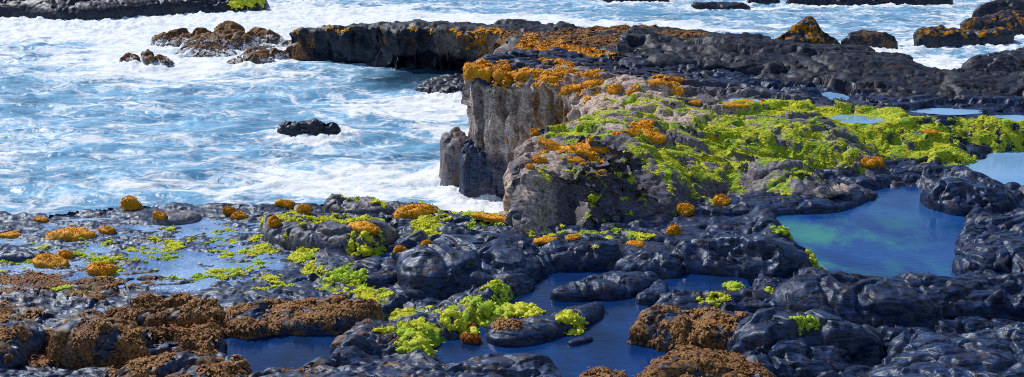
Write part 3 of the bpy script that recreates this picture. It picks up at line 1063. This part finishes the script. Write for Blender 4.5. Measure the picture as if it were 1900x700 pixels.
rock("small rusty rock between the narrow blue pool and the brightest green clump",
     [(614, 652), (646, 612), (720, 592), (780, 604), (770, 640), (700, 660)], .18, brown=.6, green=.3)
rock("low brown-speckled rock strip along the bottom edge, right of the narrow blue pool",
     [(440, 712), (520, 676), (640, 664), (760, 668), (830, 690), (836, 745), (440, 750)], .18, brown=.6)
rock("dark stone in the wet shelf at the left edge, between orange cushions",
     [(-30, 470), (0, 452), (60, 456), (96, 470), (80, 482), (10, 486)], .1, brown=.2)
rock("low grey stone on the sea edge beside a round orange cushion",
     [(278, 412), (296, 396), (330, 384), (372, 392), (360, 410), (310, 418)], .12, pale=.4, green=.2)
rock("small dark ragged rock above the green clumps in the middle of the shelf",
     [(640, 500), (680, 478), (735, 480), (742, 510), (690, 530), (650, 520)], .14, brown=.5, green=.2)
rock("brownish rock on the right rim of the brightest green patch, at the pool's left shore",
     [(905, 610), (920, 590), (950, 592), (975, 610), (960, 628), (920, 626)], .14, brown=.7)

# cliff foot
rock("black squared block of rock standing at the cliff foot", [(866, 348), (866, 275), (936, 270), (944, 354)], .80, zb=0.0, deep=.5, power=.2, rr=.4, amp=1.5, wet=.6, brown=.3, aniso=1.3)
rock("upright rounded boulder in the surf left of the cliff foot", [(826, 322), (828, 262), (868, 250), (886, 270), (886, 335), (850, 333)], .78, zb=0.0, deep=.5, name="boulder", cat="boulder",
     power=.42, rr=.8, amp=1.4, brown=.55, pale=.3, wet=.5, aniso=1)
# sea rocks
rock("lone black two-humped rock awash in the middle of the sea", [(514, 246), (520, 232), (548, 230), (568, 222), (590, 220), (606, 228), (632, 232), (626, 240), (590, 250), (540, 254)],
     .34, zb=-.05, deep=.4, mat=M_ROCK_FAR, wet=.7, brown=.15)
rock("dark low rocks in the shaded water under the rock arm", [(770, 168), (800, 150), (850, 140), (880, 150), (884, 172), (830, 176)], .22, zb=-.05, deep=.4, mat=M_ROCK_FAR, wet=.7)
surf = [
    ("brown rock on the left of the surf-washed reef's back row", [(300, 84), (318, 68), (345, 58), (385, 60), (412, 74), (385, 88)], .28),
    ("highest brown rock in the middle of the surf-washed reef", [(392, 84), (404, 56), (430, 46), (452, 60), (470, 84), (430, 92)], .46),
    ("brown rock on the right of the surf-washed reef's back row", [(450, 80), (466, 60), (496, 56), (520, 70), (505, 84), (475, 86)], .30),
    ("wet rock in front of the surf-washed reef, right of its middle", [(430, 118), (440, 100), (470, 94), (500, 108), (490, 120)], .24),
    ("small brown rock between the surf-washed reef and the end of the rock arm", [(502, 112), (508, 96), (530, 92), (542, 102), (530, 112)], .24),
    ("square dark rock low in the foam at the front of the reef", [(288, 124), (292, 102), (312, 98), (320, 122)], .30),
    ("leftmost small dark rock of the surf-washed reef", [(226, 120), (234, 108), (250, 104), (258, 120)], .18),
    ("narrow upright dark rock in the foam beside the leftmost one of the reef", [(266, 122), (268, 100), (278, 92), (288, 122)], .32),
    ("low brown rock in the foam at the reef's centre", [(335, 98), (352, 84), (390, 80), (430, 88), (410, 104)], .20),
]
surf += [
    ("tiny dark rock at the left end of the reef's back row, half under foam", [(284, 76), (292, 66), (308, 66), (314, 76)], .14),
    ("low brown rock in the surf right behind the reef's front wet rock", [(455, 100), (470, 90), (500, 88), (520, 96), (500, 104)], .16),
    ("tiny brown rock in the foam nearest the end of the rock arm", [(518, 86), (524, 76), (540, 76), (548, 86)], .14),
]
for lb, px_, H in surf:
    uc_ = sum(p[0] for p in px_) / len(px_)
    px_ = [(uc_ + (p[0] - uc_) * 1.22, p[1]) for p in px_]
    rock(lb, px_, H, zb=-.05, deep=.4, mat=M_ROCK_FAR, brown=1.0, pale=.25, wet=.2, group="rocks of the surf-washed reef", res=1.0, amp=1.7, power=.9, spray=.75, ang=35)
rock("pointed rock with orange flanks standing behind the dark ridge", [(1420, 92), (1440, 70), (1470, 58), (1500, 46), (1522, 58), (1545, 78), (1556, 92)], .55, zb=.8, deep=1.2, mat=M_ROCK_FAR,
     orange=.7, power=1.0, rr=1.0, brown=.6, peak=(1497, 84, .34, .6))
rock("low reddish-brown rock in the sea right of the pointed rock", [(1556, 90), (1575, 70), (1600, 66), (1630, 62), (1650, 74), (1664, 84), (1620, 92)], .45, zb=-.05, deep=.4, mat=M_ROCK_FAR, brown=.65)
rock("long flat table rock with an orange-green top at the far right", [(1704, 80), (1706, 60), (1780, 54), (1860, 60), (1876, 78), (1800, 86)], .5, zb=-.05, deep=.4, mat=M_ROCK_FAR, orange=.7, green=.25, power=.3, brown=.4)
rock("brown and orange rock bank behind the table rock at the right edge", [(1780, 58), (1800, 42), (1850, 28), (1980, 22), (2080, 40), (2080, 64), (1860, 66)], .7, zb=-.05, deep=.4, mat=M_ROCK_FAR, orange=.6, green=.3, brown=.6)
rock("dark far rock at the top right corner", [(1822, 36), (1830, 14), (1870, 4), (2000, -10), (2100, 10), (2100, 42)], .95, zb=-.05, deep=.4, mat=M_ROCK_FAR, brown=.25)
rock("dark rock slope at the right edge facing the small inlet", [(1786, 136), (1800, 112), (1850, 98), (1900, 88), (2050, 80), (2100, 142), (1900, 150)], .75, zb=-.05, deep=.4, mat=M_ROCK_FAR, brown=.2, orange=.2)
far = [
    ("leftmost sliver of far reef at the top edge, right of centre", [(1120, 4), (1150, -4), (1220, -5), (1236, 3)], .22),
    ("flat dark far reef rock at the top edge, in front of the others", [(1284, 13), (1300, 6), (1360, 3), (1392, 10), (1370, 16)], .22),
    ("small far reef rock at the top edge, second from the right", [(1386, 8), (1396, -2), (1430, -3), (1446, 8)], .28),
    ("longest far reef at the top edge, rightmost of the row", [(1462, 8), (1500, -6), (1620, -8), (1730, -6), (1762, 6), (1640, 10)], .4),
]
for lb, px_, H in far:
    rock(lb, px_, H, zb=-.05, deep=.4, mat=M_ROCK_FAR, brown=.35, group="far reef rocks along the top edge")
rock("broad dark rock shore at the top left corner of the picture",
     [(-260, 36), (0, 29), (100, 36), (200, 32), (300, 21), (400, 13), (492, 8), (470, -12), (300, -40), (0, -60), (-260, -60)], 1.0, zb=-.05, deep=.4, mat=M_ROCK_FAR, name="rock_shore", cat="rock shore",
     brown=.3, green=.12, power=.4, rr=.5)

# ------------------------------------------------------------------ the sea
ly = np.concatenate([np.arange(math.log(11.5), math.log(72), .0030), np.linspace(math.log(72), math.log(4000), 60)[1:]])
sx = np.concatenate([np.linspace(-4, -.64, 24)[:-1], np.linspace(-.64, .64, 900), np.linspace(.64, 4, 24)[1:]])
S, L = np.meshgrid(sx, ly)
Y = np.exp(L)
X = S * Y
P = np.stack([X.ravel(), Y.ravel(), np.zeros(X.size)], 1)
fade = sstep(300, 50, P[:, 1])
Pw = P + np.stack([fbm(P * .35, 3, 81), fbm(P * .35, 3, 82), 0 * P[:, 0]], 1) * 1.2
z = .20 * fbm(Pw * [.26, .55, 1], 5, 83, .55) + .15 * (.5 - np.abs(perlin(Pw * [.35, .9, 1], 85))) * sstep(-.3, .3, fbm(P * .12, 2, 88)) + .10 * billow(Pw * [.6, 1.25, 1], 4, 84, .55) - .10
z = z * fade


def sp0(u, v, a, c, s):
    return spot(u, v, a, c, s, 0.0)


FOAM = [(750, 34, 420, 14, .5), (600, 30, 200, 18, .55), (400, 85, 230, 55, .8), (540, 105, 60, 20, .5), (800, 205, 140, 36, .40), (880, 372, 110, 40, .62), (620, 330, 360, 50, .36),
        (250, 350, 320, 40, .16), (1650, 105, 130, 24, .35), (100, 50, 240, 22, .3), (150, 250, 220, 60, .06), (900, 42, 500, 8, .5), (720, 350, 250, 40, .3), (1250, 50, 200, 12, .3)]
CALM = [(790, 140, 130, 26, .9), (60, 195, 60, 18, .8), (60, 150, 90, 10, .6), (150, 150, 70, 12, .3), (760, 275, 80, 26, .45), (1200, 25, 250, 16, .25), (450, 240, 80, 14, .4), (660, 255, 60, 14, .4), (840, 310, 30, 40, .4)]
foam = .49 + patches(P, [sp0(*q) for q in FOAM], .9) - .55 * patches(P, [sp0(*q) for q in CALM], .9)
deep = 1.0 * patches(P, [sp0(790, 138, 120, 22, 1)], .8) + patches(P, [sp0(*q) for q in CALM], .9) * .8 * sstep(-.25, .2, fbm(P * [.9, 1.4, 1], 4, 86)) + .30 * sstep(.1, .4, fbm(P * [.25, .7, 1], 4, 87))  # first patch paints the wall's dark reflection under the arm; the rest is slate water
ring = patches(P, SEA_ROCKS, .9)
foam = foam + .45 * ring
P[:, 2] = z + .16 * ring * (billow(P * [2.2, 2.8, 1], 4, 89, .6) + .3)
R = np.arange(X.size).reshape(X.shape)
Fq = np.stack([R[:-1, :-1], R[:-1, 1:], R[1:, 1:], R[1:, :-1]], -1).reshape(-1, 4)
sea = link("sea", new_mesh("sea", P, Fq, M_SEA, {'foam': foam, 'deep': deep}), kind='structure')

# ------------------------------------------------------------------ plants on the rocks
def leaves(pos, nor, k, L, W, spread, lift=1.0):
    """k small bent leaf blades on each point; returns vertices, quads, tip values"""
    n = len(pos)
    p = np.repeat(pos, k, 0)
    nn = np.repeat(nor, k, 0)
    r = RNG.normal(size=(n * k, 3))
    r -= (r * nn).sum(1)[:, None] * nn
    r /= np.maximum(np.linalg.norm(r, axis=1)[:, None], 1e-6)
    Ls = np.repeat(L, k) * RNG.uniform(.55, 1.25, n * k)
    Ws = np.repeat(W, k) * RNG.uniform(.6, 1.3, n * k)
    p = p + r * (np.repeat(L, k) * RNG.uniform(0, 1, n * k) * spread)[:, None]
    a = RNG.uniform(.25, 1.0, n * k)[:, None] * lift
    d1 = nn * a + r * (1.1 - a * .6)
    d1 /= np.linalg.norm(d1, axis=1)[:, None]
    d2 = d1 + r * .7 - nn * .15
    d2 /= np.linalg.norm(d2, axis=1)[:, None]
    s = np.cross(d1, nn + r * .1)
    s /= np.maximum(np.linalg.norm(s, axis=1)[:, None], 1e-6)
    b = p - nn * (Ls * .1)[:, None]
    m = b + d1 * (Ls * .6)[:, None]
    e = m + d2 * (Ls * .5)[:, None]
    hw = (Ws * .5)[:, None]
    V = np.stack([b - s * hw * .6, b + s * hw * .6, m - s * hw, m + s * hw, e - s * hw * .5, e + s * hw * .5], 1).reshape(-1, 3)
    o = np.arange(n * k)[:, None] * 6
    Q = np.concatenate([o + [0, 1, 3, 2], o + [2, 3, 5, 4]], 0)
    tip = np.tile([0, 0, .6, .6, 1, 1], n * k)
    return V, Q, tip


def fronds(pos, nor, k, L, W):
    """narrow blades lying down the slope"""
    down = np.array([0, -.25, -1.0]) - nor * (nor @ np.array([0, -.25, -1.0]))[:, None]
    V, Q, T = [], [], []
    n = len(pos)
    nn = np.repeat(nor, k, 0)
    dd = np.repeat(down, k, 0) + RNG.normal(size=(n * k, 3)) * .38
    dd -= (dd * nn).sum(1)[:, None] * nn
    dd /= np.maximum(np.linalg.norm(dd, axis=1)[:, None], 1e-6)
    s = np.cross(dd, nn)
    Ls = (np.repeat(L, k) * RNG.uniform(.6, 1.4, n * k))[:, None]
    hw = (np.repeat(W, k) * RNG.uniform(.6, 1.3, n * k) * .5)[:, None]
    p = np.repeat(pos, k, 0) + (s * RNG.normal(size=(n * k, 1)) + dd * RNG.normal(size=(n * k, 1))) * Ls * .5
    up = RNG.uniform(.10, .45, (n * k, 1))
    b0 = p - nn * Ls * .05
    m = p + dd * Ls * .5 + nn * Ls * up
    e = p + dd * Ls + nn * Ls * up * .3 + s * Ls * RNG.normal(size=(n * k, 1)) * .2
    V = np.stack([b0 - s * hw * .7, b0 + s * hw * .7, m - s * hw, m + s * hw, e - s * hw * .5, e + s * hw * .5], 1).reshape(-1, 3)
    o = np.arange(n * k)[:, None] * 6
    Q = np.concatenate([o + [0, 1, 3, 2], o + [2, 3, 5, 4]], 0)
    return V, Q, np.tile([0, 0, .9, .9, .6, .6], n * k) * np.repeat(RNG.uniform(.3, 1, n * k), 6)


def domes(pos, nor, R_, H_, nr=5, na=9, rough=.25, seed=0):
    """many small lumpy half-domes sitting on the points"""
    n = len(pos)
    up = nor * .6 + np.array([0, 0, .4])
    up /= np.linalg.norm(up, axis=1)[:, None]
    tx = np.cross(up, [0.3, 1, 0.1])
    tx /= np.linalg.norm(tx, axis=1)[:, None]
    ty = np.cross(up, tx)
    th = np.linspace(0, math.pi / 2 * 1.12, nr)
    ph = np.linspace(0, 2 * np.pi, na, endpoint=False)
    T, Ph = np.meshgrid(th, ph, indexing='ij')
    sx, sy, sz = np.sin(T) * np.cos(Ph), np.sin(T) * np.sin(Ph), np.cos(T)
    e = RNG.uniform(.75, 1.35, (n, 1, 1))
    j = 1 + rough * RNG.uniform(-1, 1, (n, nr, na))
    X_ = sx * e * R_[:, None, None] * j
    Y_ = sy / e * R_[:, None, None] * j
    Z_ = sz * H_[:, None, None] * (1 + rough * RNG.uniform(-.6, 1, (n, nr, na)))
    V = pos[:, None, None, :] + X_[..., None] * tx[:, None, None, :] + Y_[..., None] * ty[:, None, None, :] + Z_[..., None] * up[:, None, None, :]
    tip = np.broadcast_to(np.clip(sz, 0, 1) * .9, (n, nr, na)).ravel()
    R1 = np.arange(nr * na).reshape(nr, na)
    Q1 = np.stack([R1[:-1], np.roll(R1[:-1], -1, 1), np.roll(R1[1:], -1, 1), R1[1:]], -1).reshape(-1, 4)[:, ::-1]
    Q = (np.arange(n)[:, None, None] * nr * na + Q1[None]).reshape(-1, 4)
    return V.reshape(-1, 3), Q, tip


def join(parts):
    V, Q, T, o = [], [], [], 0
    for v, q, t in parts:
        V.append(v); Q.append(q + o); T.append(t); o += len(v)
    return np.concatenate(V), np.concatenate(Q), np.concatenate(T)


def pick(names, attr, thr, n, power=1.0, extra=None):
    Vs, Ns, Ws = [], [], []
    for nm in names:
        V, N, A = ALL_V[nm]
        a = A[attr]
        w_ = np.clip(a - thr, 0, None) ** power
        # thin by surface density so that near and far rocks get similar cover in metres
        if extra is not None: w_ = w_ * extra(V, N)
        k = np.nonzero(w_ > 0)[0]
        dist2 = (V[k, 1] ** 2)
        Vs.append(V[k]); Ns.append(N[k]); Ws.append(w_[k] * dist2 / 100)
    V, N, W_ = np.concatenate(Vs), np.concatenate(Ns), np.concatenate(Ws)
    n = min(n, len(V))
    i = RNG.choice(len(V), n, replace=False, p=W_ / W_.sum())
    return V[i], N[i]


def cover(name, names, attr, thr, n, size, mat, label=None, cat=None, k=5, kind=None, power=1.0, dome=True, extra=None, wide=.55, flat=1.0, rough=.25, drape=False, parent=None):
    p, nr = pick(names, attr, thr, n, power, extra)
    sz = size * RNG.uniform(.5, 1.5, len(p))
    parts = []
    if dome: parts.append(domes(p, nr, sz * .9, sz * .75 * flat, rough=rough))
    if drape: parts.append(fronds(p, nr, k, sz * 1.5, sz * wide))
    else: parts.append(leaves(p, nr, k, sz * 1.1, sz * wide, .9))
    V, Q, T = join(parts)
    return link(name, new_mesh(name, V, Q, mat, {'tip': T}), label=label, cat=cat, kind=kind, parent=parent)


clumpy = lambda f, s, c=.05: (lambda V, N: sstep(c, c + .25, fbm(V * f, 3, s)) * sstep(-.1, .4, N[:, 2]))
above = lambda V, N: (V[:, 2] > GZ - .02)
ROCKS = [nm for nm in ALL_V if nm.startswith(("rock", "boulder")) and not nm.startswith(("rock_head", "rock_prom", "rock_ridge", "rock_shore", "rocky"))]
HEAD, ARM = bpy.data.objects["rock_headland"], bpy.data.objects["rock_promontory"]
cover("algae_cover", ["rock_headland"], 'green', .42, 13000, .0145, M_GREEN, k=5, extra=clumpy(4.2, 91, -.08), power=1.2, flat=.35, parent=HEAD)
cover("algae_mat", ["rock_headland"], 'orange', .32, 2600, .032, M_ORANGE, extra=clumpy(2, 94, -.05), flat=.6, parent=HEAD)
cover("algae_mat", ["rock_promontory"], 'orange', .4, 2600, .045, M_ORANGE, extra=clumpy(1.2, 95, -.15), flat=.5, parent=ARM)
cover("seaweed_cover", ["rock_promontory"], 'brown', .5, 4200, .045, M_BROWN, extra=lambda V, N: sstep(.5, .8, N[:, 2]) * sstep(-.2, .1, fbm(V * 1.5, 3, 97)), k=4, flat=.4, rough=.5, parent=ARM)
FGR = ["rocky_ground"] + [n_ for n_ in ROCKS if ALL_V[n_][0][:, 1].mean() < 17]
cl2 = clumpy(3.2, 92, .02)
cover("green_algae", FGR, 'green', .20, 4600, .025, M_GREEN, "bright green algae tufts dotted over the foreground shelf and its wet film", "algae", kind='stuff', k=6,
      extra=lambda V, N: cl2(V, N) * above(V, N), power=1.4, flat=.7)
weed = lambda V, N: above(V, N) * sstep(-.06, .12, fbm(V * 3.4, 4, 93, .6))
cover("brown_seaweed", ["rocky_ground"], 'brown', .42, 6500, .022, M_BROWN, "curly brown seaweed on the foreground shelf between the rocks", "seaweed", kind='stuff', extra=weed, k=5, wide=.75, flat=.5, rough=.5, drape=True)
for n_ in FGR[1:]:
    A_ = ALL_V[n_][2]['brown']
    if A_.mean() > .42:
        area = len(A_) * (ALL_V[n_][0][:, 1].mean() / 12) ** 2
        cover("seaweed_cover", [n_], 'brown', .42, int(min(3200, 300 + area * .055)), .023, M_BROWN, extra=weed, k=5, wide=.75, flat=.5, rough=.5, drape=True, parent=bpy.data.objects[n_])

bpy.context.view_layer.update()
dg = bpy.context.evaluated_depsgraph_get()


def hit(u, v):
    d = Vector(ray(u, v)).normalized()
    ok, loc, nor, i, ob, mtx = SC.ray_cast(dg, Vector((0, 0, CAM_H)), d)
    return (np.array(loc), np.array(nor), ob.name) if ok else (None, None, None)


def cushion(u, v, wpx, hpx, label, mat=M_ORANGE, name="algae_cushion", cat="algae cushion", group="orange algae cushions", lumps=None, green=False):
    """a lumpy algae mound grown on the surface seen at (u, v = its foot)"""
    loc, nor, ob = hit(u, v)
    if loc is None: return
    k = (loc[1] * CP + (CAM_H - loc[2]) * SP) / F
    Wd, Hh = wpx * k, hpx * k
    sg = math.sin(math.atan2(CAM_H - loc[2], loc[1]))
    dep = min(max(Wd * .55, Hh * .8), Hh * .6 / sg, Wd * 1.1)
    h = max(Hh - dep * sg * .5, Hh * .5)
    crust = ob.startswith('rock_head') and not green
    h *= .5 if crust else .84
    seed = int(u * 3 + v * 7) % 997
    nr, na = 14, 34
    th = np.linspace(0, math.pi / 2 * 1.2, nr)
    ph = np.linspace(0, 2 * np.pi, na, endpoint=False)
    T, Ph = np.meshgrid(th, ph, indexing='ij')
    ex = .8
    sx = np.sign(np.cos(Ph)) * np.abs(np.cos(Ph)) ** ex * np.sin(T) ** .8
    sy = np.sign(np.sin(Ph)) * np.abs(np.sin(Ph)) ** ex * np.sin(T) ** .8
    sz = np.sign(np.cos(T)) * np.abs(np.cos(T)) ** .75
    V = np.stack([sx * Wd / 2, sy * dep / 2, sz * h], -1).reshape(-1, 3)
    N = np.stack([sx / Wd, sy / dep, sz / max(h, .02) * .5], -1).reshape(-1, 3)
    N /= np.linalg.norm(N, axis=1)[:, None]
    q = V / max(Hh, .03)
    if crust:
        V[:, :2] *= (1 + .7 * fbm(np.c_[V[:, :2] / max(Wd, .05) * 2.2, 0 * V[:, 0]], 4, seed + 9))[:, None]
    else:
        V[:, :2] *= (1 + .45 * fbm(np.c_[V / max(Wd, .05) * 2.4], 4, seed + 9))[:, None]
        V[:, 2] *= 1 + .3 * fbm(np.c_[V / max(Wd, .05) * 1.6], 3, seed + 12)
    V = V + N * (min(Hh, Wd) * (.26 * billow(q * 1.1, 2, seed) + .08 * fbm(q * 5, 3, seed + 3)))[:, None]
    yaw = random.uniform(-.35, .35)
    c, s = math.cos(yaw), math.sin(yaw)
    Rm = np.array([[c, -s, 0], [s, c, 0], [0, 0, 1]])
    # lean the mound with the slope it grows on
    nz = nor * (.5 if crust else .2) + np.array([0, 0, .5 if crust else .8])
    nz /= np.linalg.norm(nz)
    tx = np.cross([0, 1, 0], nz); tx /= np.linalg.norm(tx)
    ty = np.cross(nz, tx)
    B = np.stack([tx, ty, nz], 1)
    V = V @ Rm.T @ B.T
    N = N @ Rm.T @ B.T
    R1 = np.arange(nr * na).reshape(nr, na)
    Q = np.stack([R1[:-1], R1[1:], np.roll(R1[1:], -1, 1), np.roll(R1[:-1], -1, 1)], -1).reshape(-1, 4)
    tip = np.clip(sz.ravel(), 0, 1) * .9  # lit top and shaded sides put into the colour by height on the mound
    i = RNG.choice(nr * na, min(220, nr * na), replace=False)
    i = i[sz.ravel()[i] > -.1]
    ls = np.full(len(i), max(min(Hh, Wd) * .11, .010))
    lv, lq, lt = leaves(V[i], N[i], 3, ls, ls * .55, .5, 1.2)
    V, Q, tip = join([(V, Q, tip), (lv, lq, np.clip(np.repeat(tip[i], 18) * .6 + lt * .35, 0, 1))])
    base = loc + np.array([0, dep * .30, -h * .05])
    me = new_mesh(name, V, Q, mat, {'tip': tip})
    o = link(name, me, label=label, cat=cat, group=group)
    o.location = base
    return o


C = [
    (241, 388, 34, 26, "round orange algae cushion alone on the sea edge, left part of the wet shelf"),
    (296, 406, 26, 16, "small orange algae cushion on the low grey stone at the sea edge"),
    (125, 444, 84, 25, "longest orange algae cushion on the left of the wet shelf"),
    (196, 432, 36, 15, "flat orange algae cushion just right of the longest one on the left"),
    (424, 397, 26, 18, "upper left one of a touching pair of orange cushions on the sea edge"),
    (444, 406, 32, 17, "lower right one of a touching pair of orange cushions on the sea edge"),
    (90, 494, 72, 25, "wide brown-orange algae cushion nearest the brown weed at far left"),
    (122, 477, 30, 16, "small orange cushion behind the right end of the wide brown-orange one"),
    (184, 508, 50, 27, "wedge-shaped orange algae cushion, lowest of those on the wet shelf"),
    (16, 441, 44, 13, "flat orange cushion cut by the left edge of the picture"),
    (73, 410, 30, 9, "thin orange cushion on the sea edge near the left edge of the picture"),
    (530, 384, 36, 16, "orange cushion on the sea edge behind the flat grey slab, left of its neighbour"),
    (563, 391, 28, 14, "smaller orange cushion on the sea edge behind the flat grey slab, right of its neighbour"),
    (768, 402, 76, 28, "large ochre algae cap on the small rock beside the white surf"),
    (674, 427, 62, 16, "long orange cushion lying on the right part of the flat grey slab"),
    (916, 410, 80, 14, "long orange fringe on the low flat rock by the foaming inlet"),
    (742, 466, 24, 14, "small yellow-orange cushion at the left end of the big bare slab"),
    (790, 454, 22, 11, "tiny orange cushion on the top of the big bare slab"),
    (507, 420, 20, 24, "dark orange cushion hanging on the left end of the flat grey slab"),
    (1013, 449, 42, 11, "flat orange cushion on the dark rock under the headland, left of two"),
    (1064, 443, 30, 9, "flat orange cushion on the dark rock under the headland, right of two"),
    (1180, 456, 36, 11, "flat orange cushion under the dark hollow at the headland's foot"),
    (1252, 438, 22, 24, "upright orange cushion on the edge of the rounded rock left of the blue pool"),
    (1270, 397, 34, 21, "round orange cushion in the gully right of the headland's dark hollow"),
    (1340, 379, 30, 18, "round rust-orange cushion above the left shore of the blue pool"),
    (888, 140, 58, 26, "orange cushion capping the left corner of the cliff top"),
    (938, 152, 50, 24, "thick orange cushion on the cliff lip, second from the left corner"),
    (978, 140, 42, 14, "orange cushion on the cliff top behind the lip, left of centre"),
    (1018, 150, 34, 12, "orange cushion on the cliff lip above the palest columns"),
    (1056, 170, 42, 20, "orange cushion hanging over the right end of the cliff lip"),
    (1104, 156, 40, 13, "orange cushion right of the cliff lip, on the headland's back"),
    (1142, 168, 30, 16, "orange cushion at the left end of the pale bare patch on the headland"),
    (1176, 168, 28, 12, "orange cushion below the middle of the pale bare patch on the headland"),
    (1226, 156, 40, 14, "orange cushion at the right end of the pale bare patch, upper of two"),
    (1252, 168, 34, 12, "orange cushion at the right end of the pale bare patch, lower of two"),
    (1200, 228, 26, 11, "lone small orange cushion on the grey ledge in the middle of the headland"),
    (1146, 252, 26, 15, "orange cushion at the left end of the row on the headland's middle ledge"),
    (1174, 248, 36, 14, "orange cushion in the middle of the row on the headland's middle ledge"),
    (1212, 256, 44, 17, "orange cushion at the right end of the row on the headland's middle ledge"),
    (1024, 272, 50, 14, "orange cushion at the back left of the dense cluster on the headland's near lobe"),
    (1068, 284, 62, 20, "largest orange cushion of the dense cluster on the headland's near lobe"),
    (1108, 278, 46, 15, "orange cushion at the back right of the dense cluster on the near lobe"),
    (1062, 300, 46, 14, "orange cushion at the front of the dense cluster on the near lobe"),
    (1000, 300, 26, 17, "orange cushion at the left end of the dense cluster on the near lobe"),
    (984, 312, 20, 13, "small orange cushion on the very edge of the near lobe above the inlet"),
    (1138, 290, 36, 10, "flat orange cushion just right of the dense cluster on the near lobe"),
    (1117, 328, 22, 21, "orange cushion hanging on the dark front of the near lobe"),
    (1320, 260, 32, 9, "thin orange cushion among the algae right of the middle ledge"),
    (1620, 306, 46, 26, "orange cushion on the right part of the headland's front slope, alone above the blue pool"),
    (1728, 247, 28, 10, "small orange cushion among the green algae toward the right edge"),
    (1375, 194, 70, 9, "long thin orange cushion along the back edge of the green algae"),
    (1290, 192, 20, 11, "small round orange cushion at the back left edge of the green algae"),
    (994, 250, 18, 22, "narrow orange cushion on the cliff edge between lip and near lobe"),
]
for u, v, a, h_, lb in C:
    cushion(u, v, a, h_, lb)
cushion(872, 613, 32, 20, "rust-red algae ball at the pool edge beside the bright green, upper of two", mat=M_RUST, group="rust-red algae balls")
cushion(876, 637, 36, 24, "rust-red algae ball standing in the large pool, lower of two", mat=M_RUST, group="rust-red algae balls")
Gc = [
    (1058, 608, 48, 28, "bright green algae clump on the right end of the long narrow rock in the pool"),
    (962, 592, 90, 32, "broad bright green clump on the back shore of the large pool"),
    (905, 592, 70, 34, "bright green clump above the rust-red algae balls"),
    (850, 612, 66, 26, "bright green clump left of the rust-red algae balls"),
    (778, 650, 90, 34, "brightest yellow-green clump on the left shore of the large pool"),
    (745, 620, 50, 18, "yellow-green clump behind the brightest one, on the small rusty rock"),
    (1362, 540, 36, 16, "lone green tuft on the right end of the small blue pool"),
    (1430, 549, 18, 12, "tiny green tuft on the dark hump right of the small blue pool"),
    (1322, 570, 62, 12, "flat green strip along the top of the golden-brown weed rock"),
    (1496, 600, 58, 9, "thin green strip on the dark rounded rock below the blue pool's dam"),
    (1452, 434, 40, 12, "green fringe on the left shore of the blue pool, upper of two"),
    (1512, 498, 40, 14, "green fringe on the left shore of the blue pool, lower of two"),
    (800, 445, 80, 30, "large green algae patch between the flat grey slab and the big bare slab"),
    (675, 470, 66, 18, "green algae clump at the right foot of the flat grey slab"),
    (640, 530, 80, 26, "green algae clump in the middle of the shelf"),
]


def clump(u, v, wpx, hpx, label):
    """a tuft colony: many small lumps and blades on the surface inside an oval"""
    loc, nor, ob = hit(u, v - hpx * .4)
    if loc is None: return
    k = (loc[1] * CP + (CAM_H - loc[2]) * SP) / F
    sg = math.sin(math.atan2(CAM_H - loc[2], loc[1]))
    rx, ry = wpx * k / 2, min(hpx * k / 2 / sg * .8, wpx * k * .6)
    n = int(min(150, max(30, rx * ry * 900)))
    P_, N_, S_ = [], [], []
    while len(P_) < n:
        a, r = random.uniform(0, 2 * math.pi), math.sqrt(random.random())
        x, y = loc[0] + rx * r * math.cos(a), loc[1] + ry * r * math.sin(a)
        ok, q, nn, i_, ob_, m_ = SC.ray_cast(dg, Vector((x, y, loc[2] + .25)), Vector((0, 0, -1)))
        n -= 0 if ok else 1
        if not ok or abs(q.z - loc[2]) > .22: 
            n -= 1 if ok else 0
            continue
        P_.append(tuple(q)); N_.append(tuple(nn)); S_.append((1.15 - .55 * r) * random.uniform(.6, 1.4))
    if not P_: return
    P_, N_, S_ = np.array(P_), np.array(N_), np.array(S_) * min(.055, .30 * min(rx, ry) + .012) * max(1, loc[1] / 15)
    V, Q, T = join([domes(P_, N_, S_, S_ * .9, 6, 10, .22), leaves(P_, N_, 8, S_ * 1.1, S_ * .5, .9)])
    link("algae_clump", new_mesh("algae_clump", V - loc, Q, M_GREEN, {'tip': T}), label=label, cat="algae clump", group="bright green algae clumps").location = loc


for u, v, a, h_, lb in Gc:
    clump(u, v, a, h_, lb)
clump(458, 8, 56, 14, "small green patch on the right end of the far dark shore, top left")
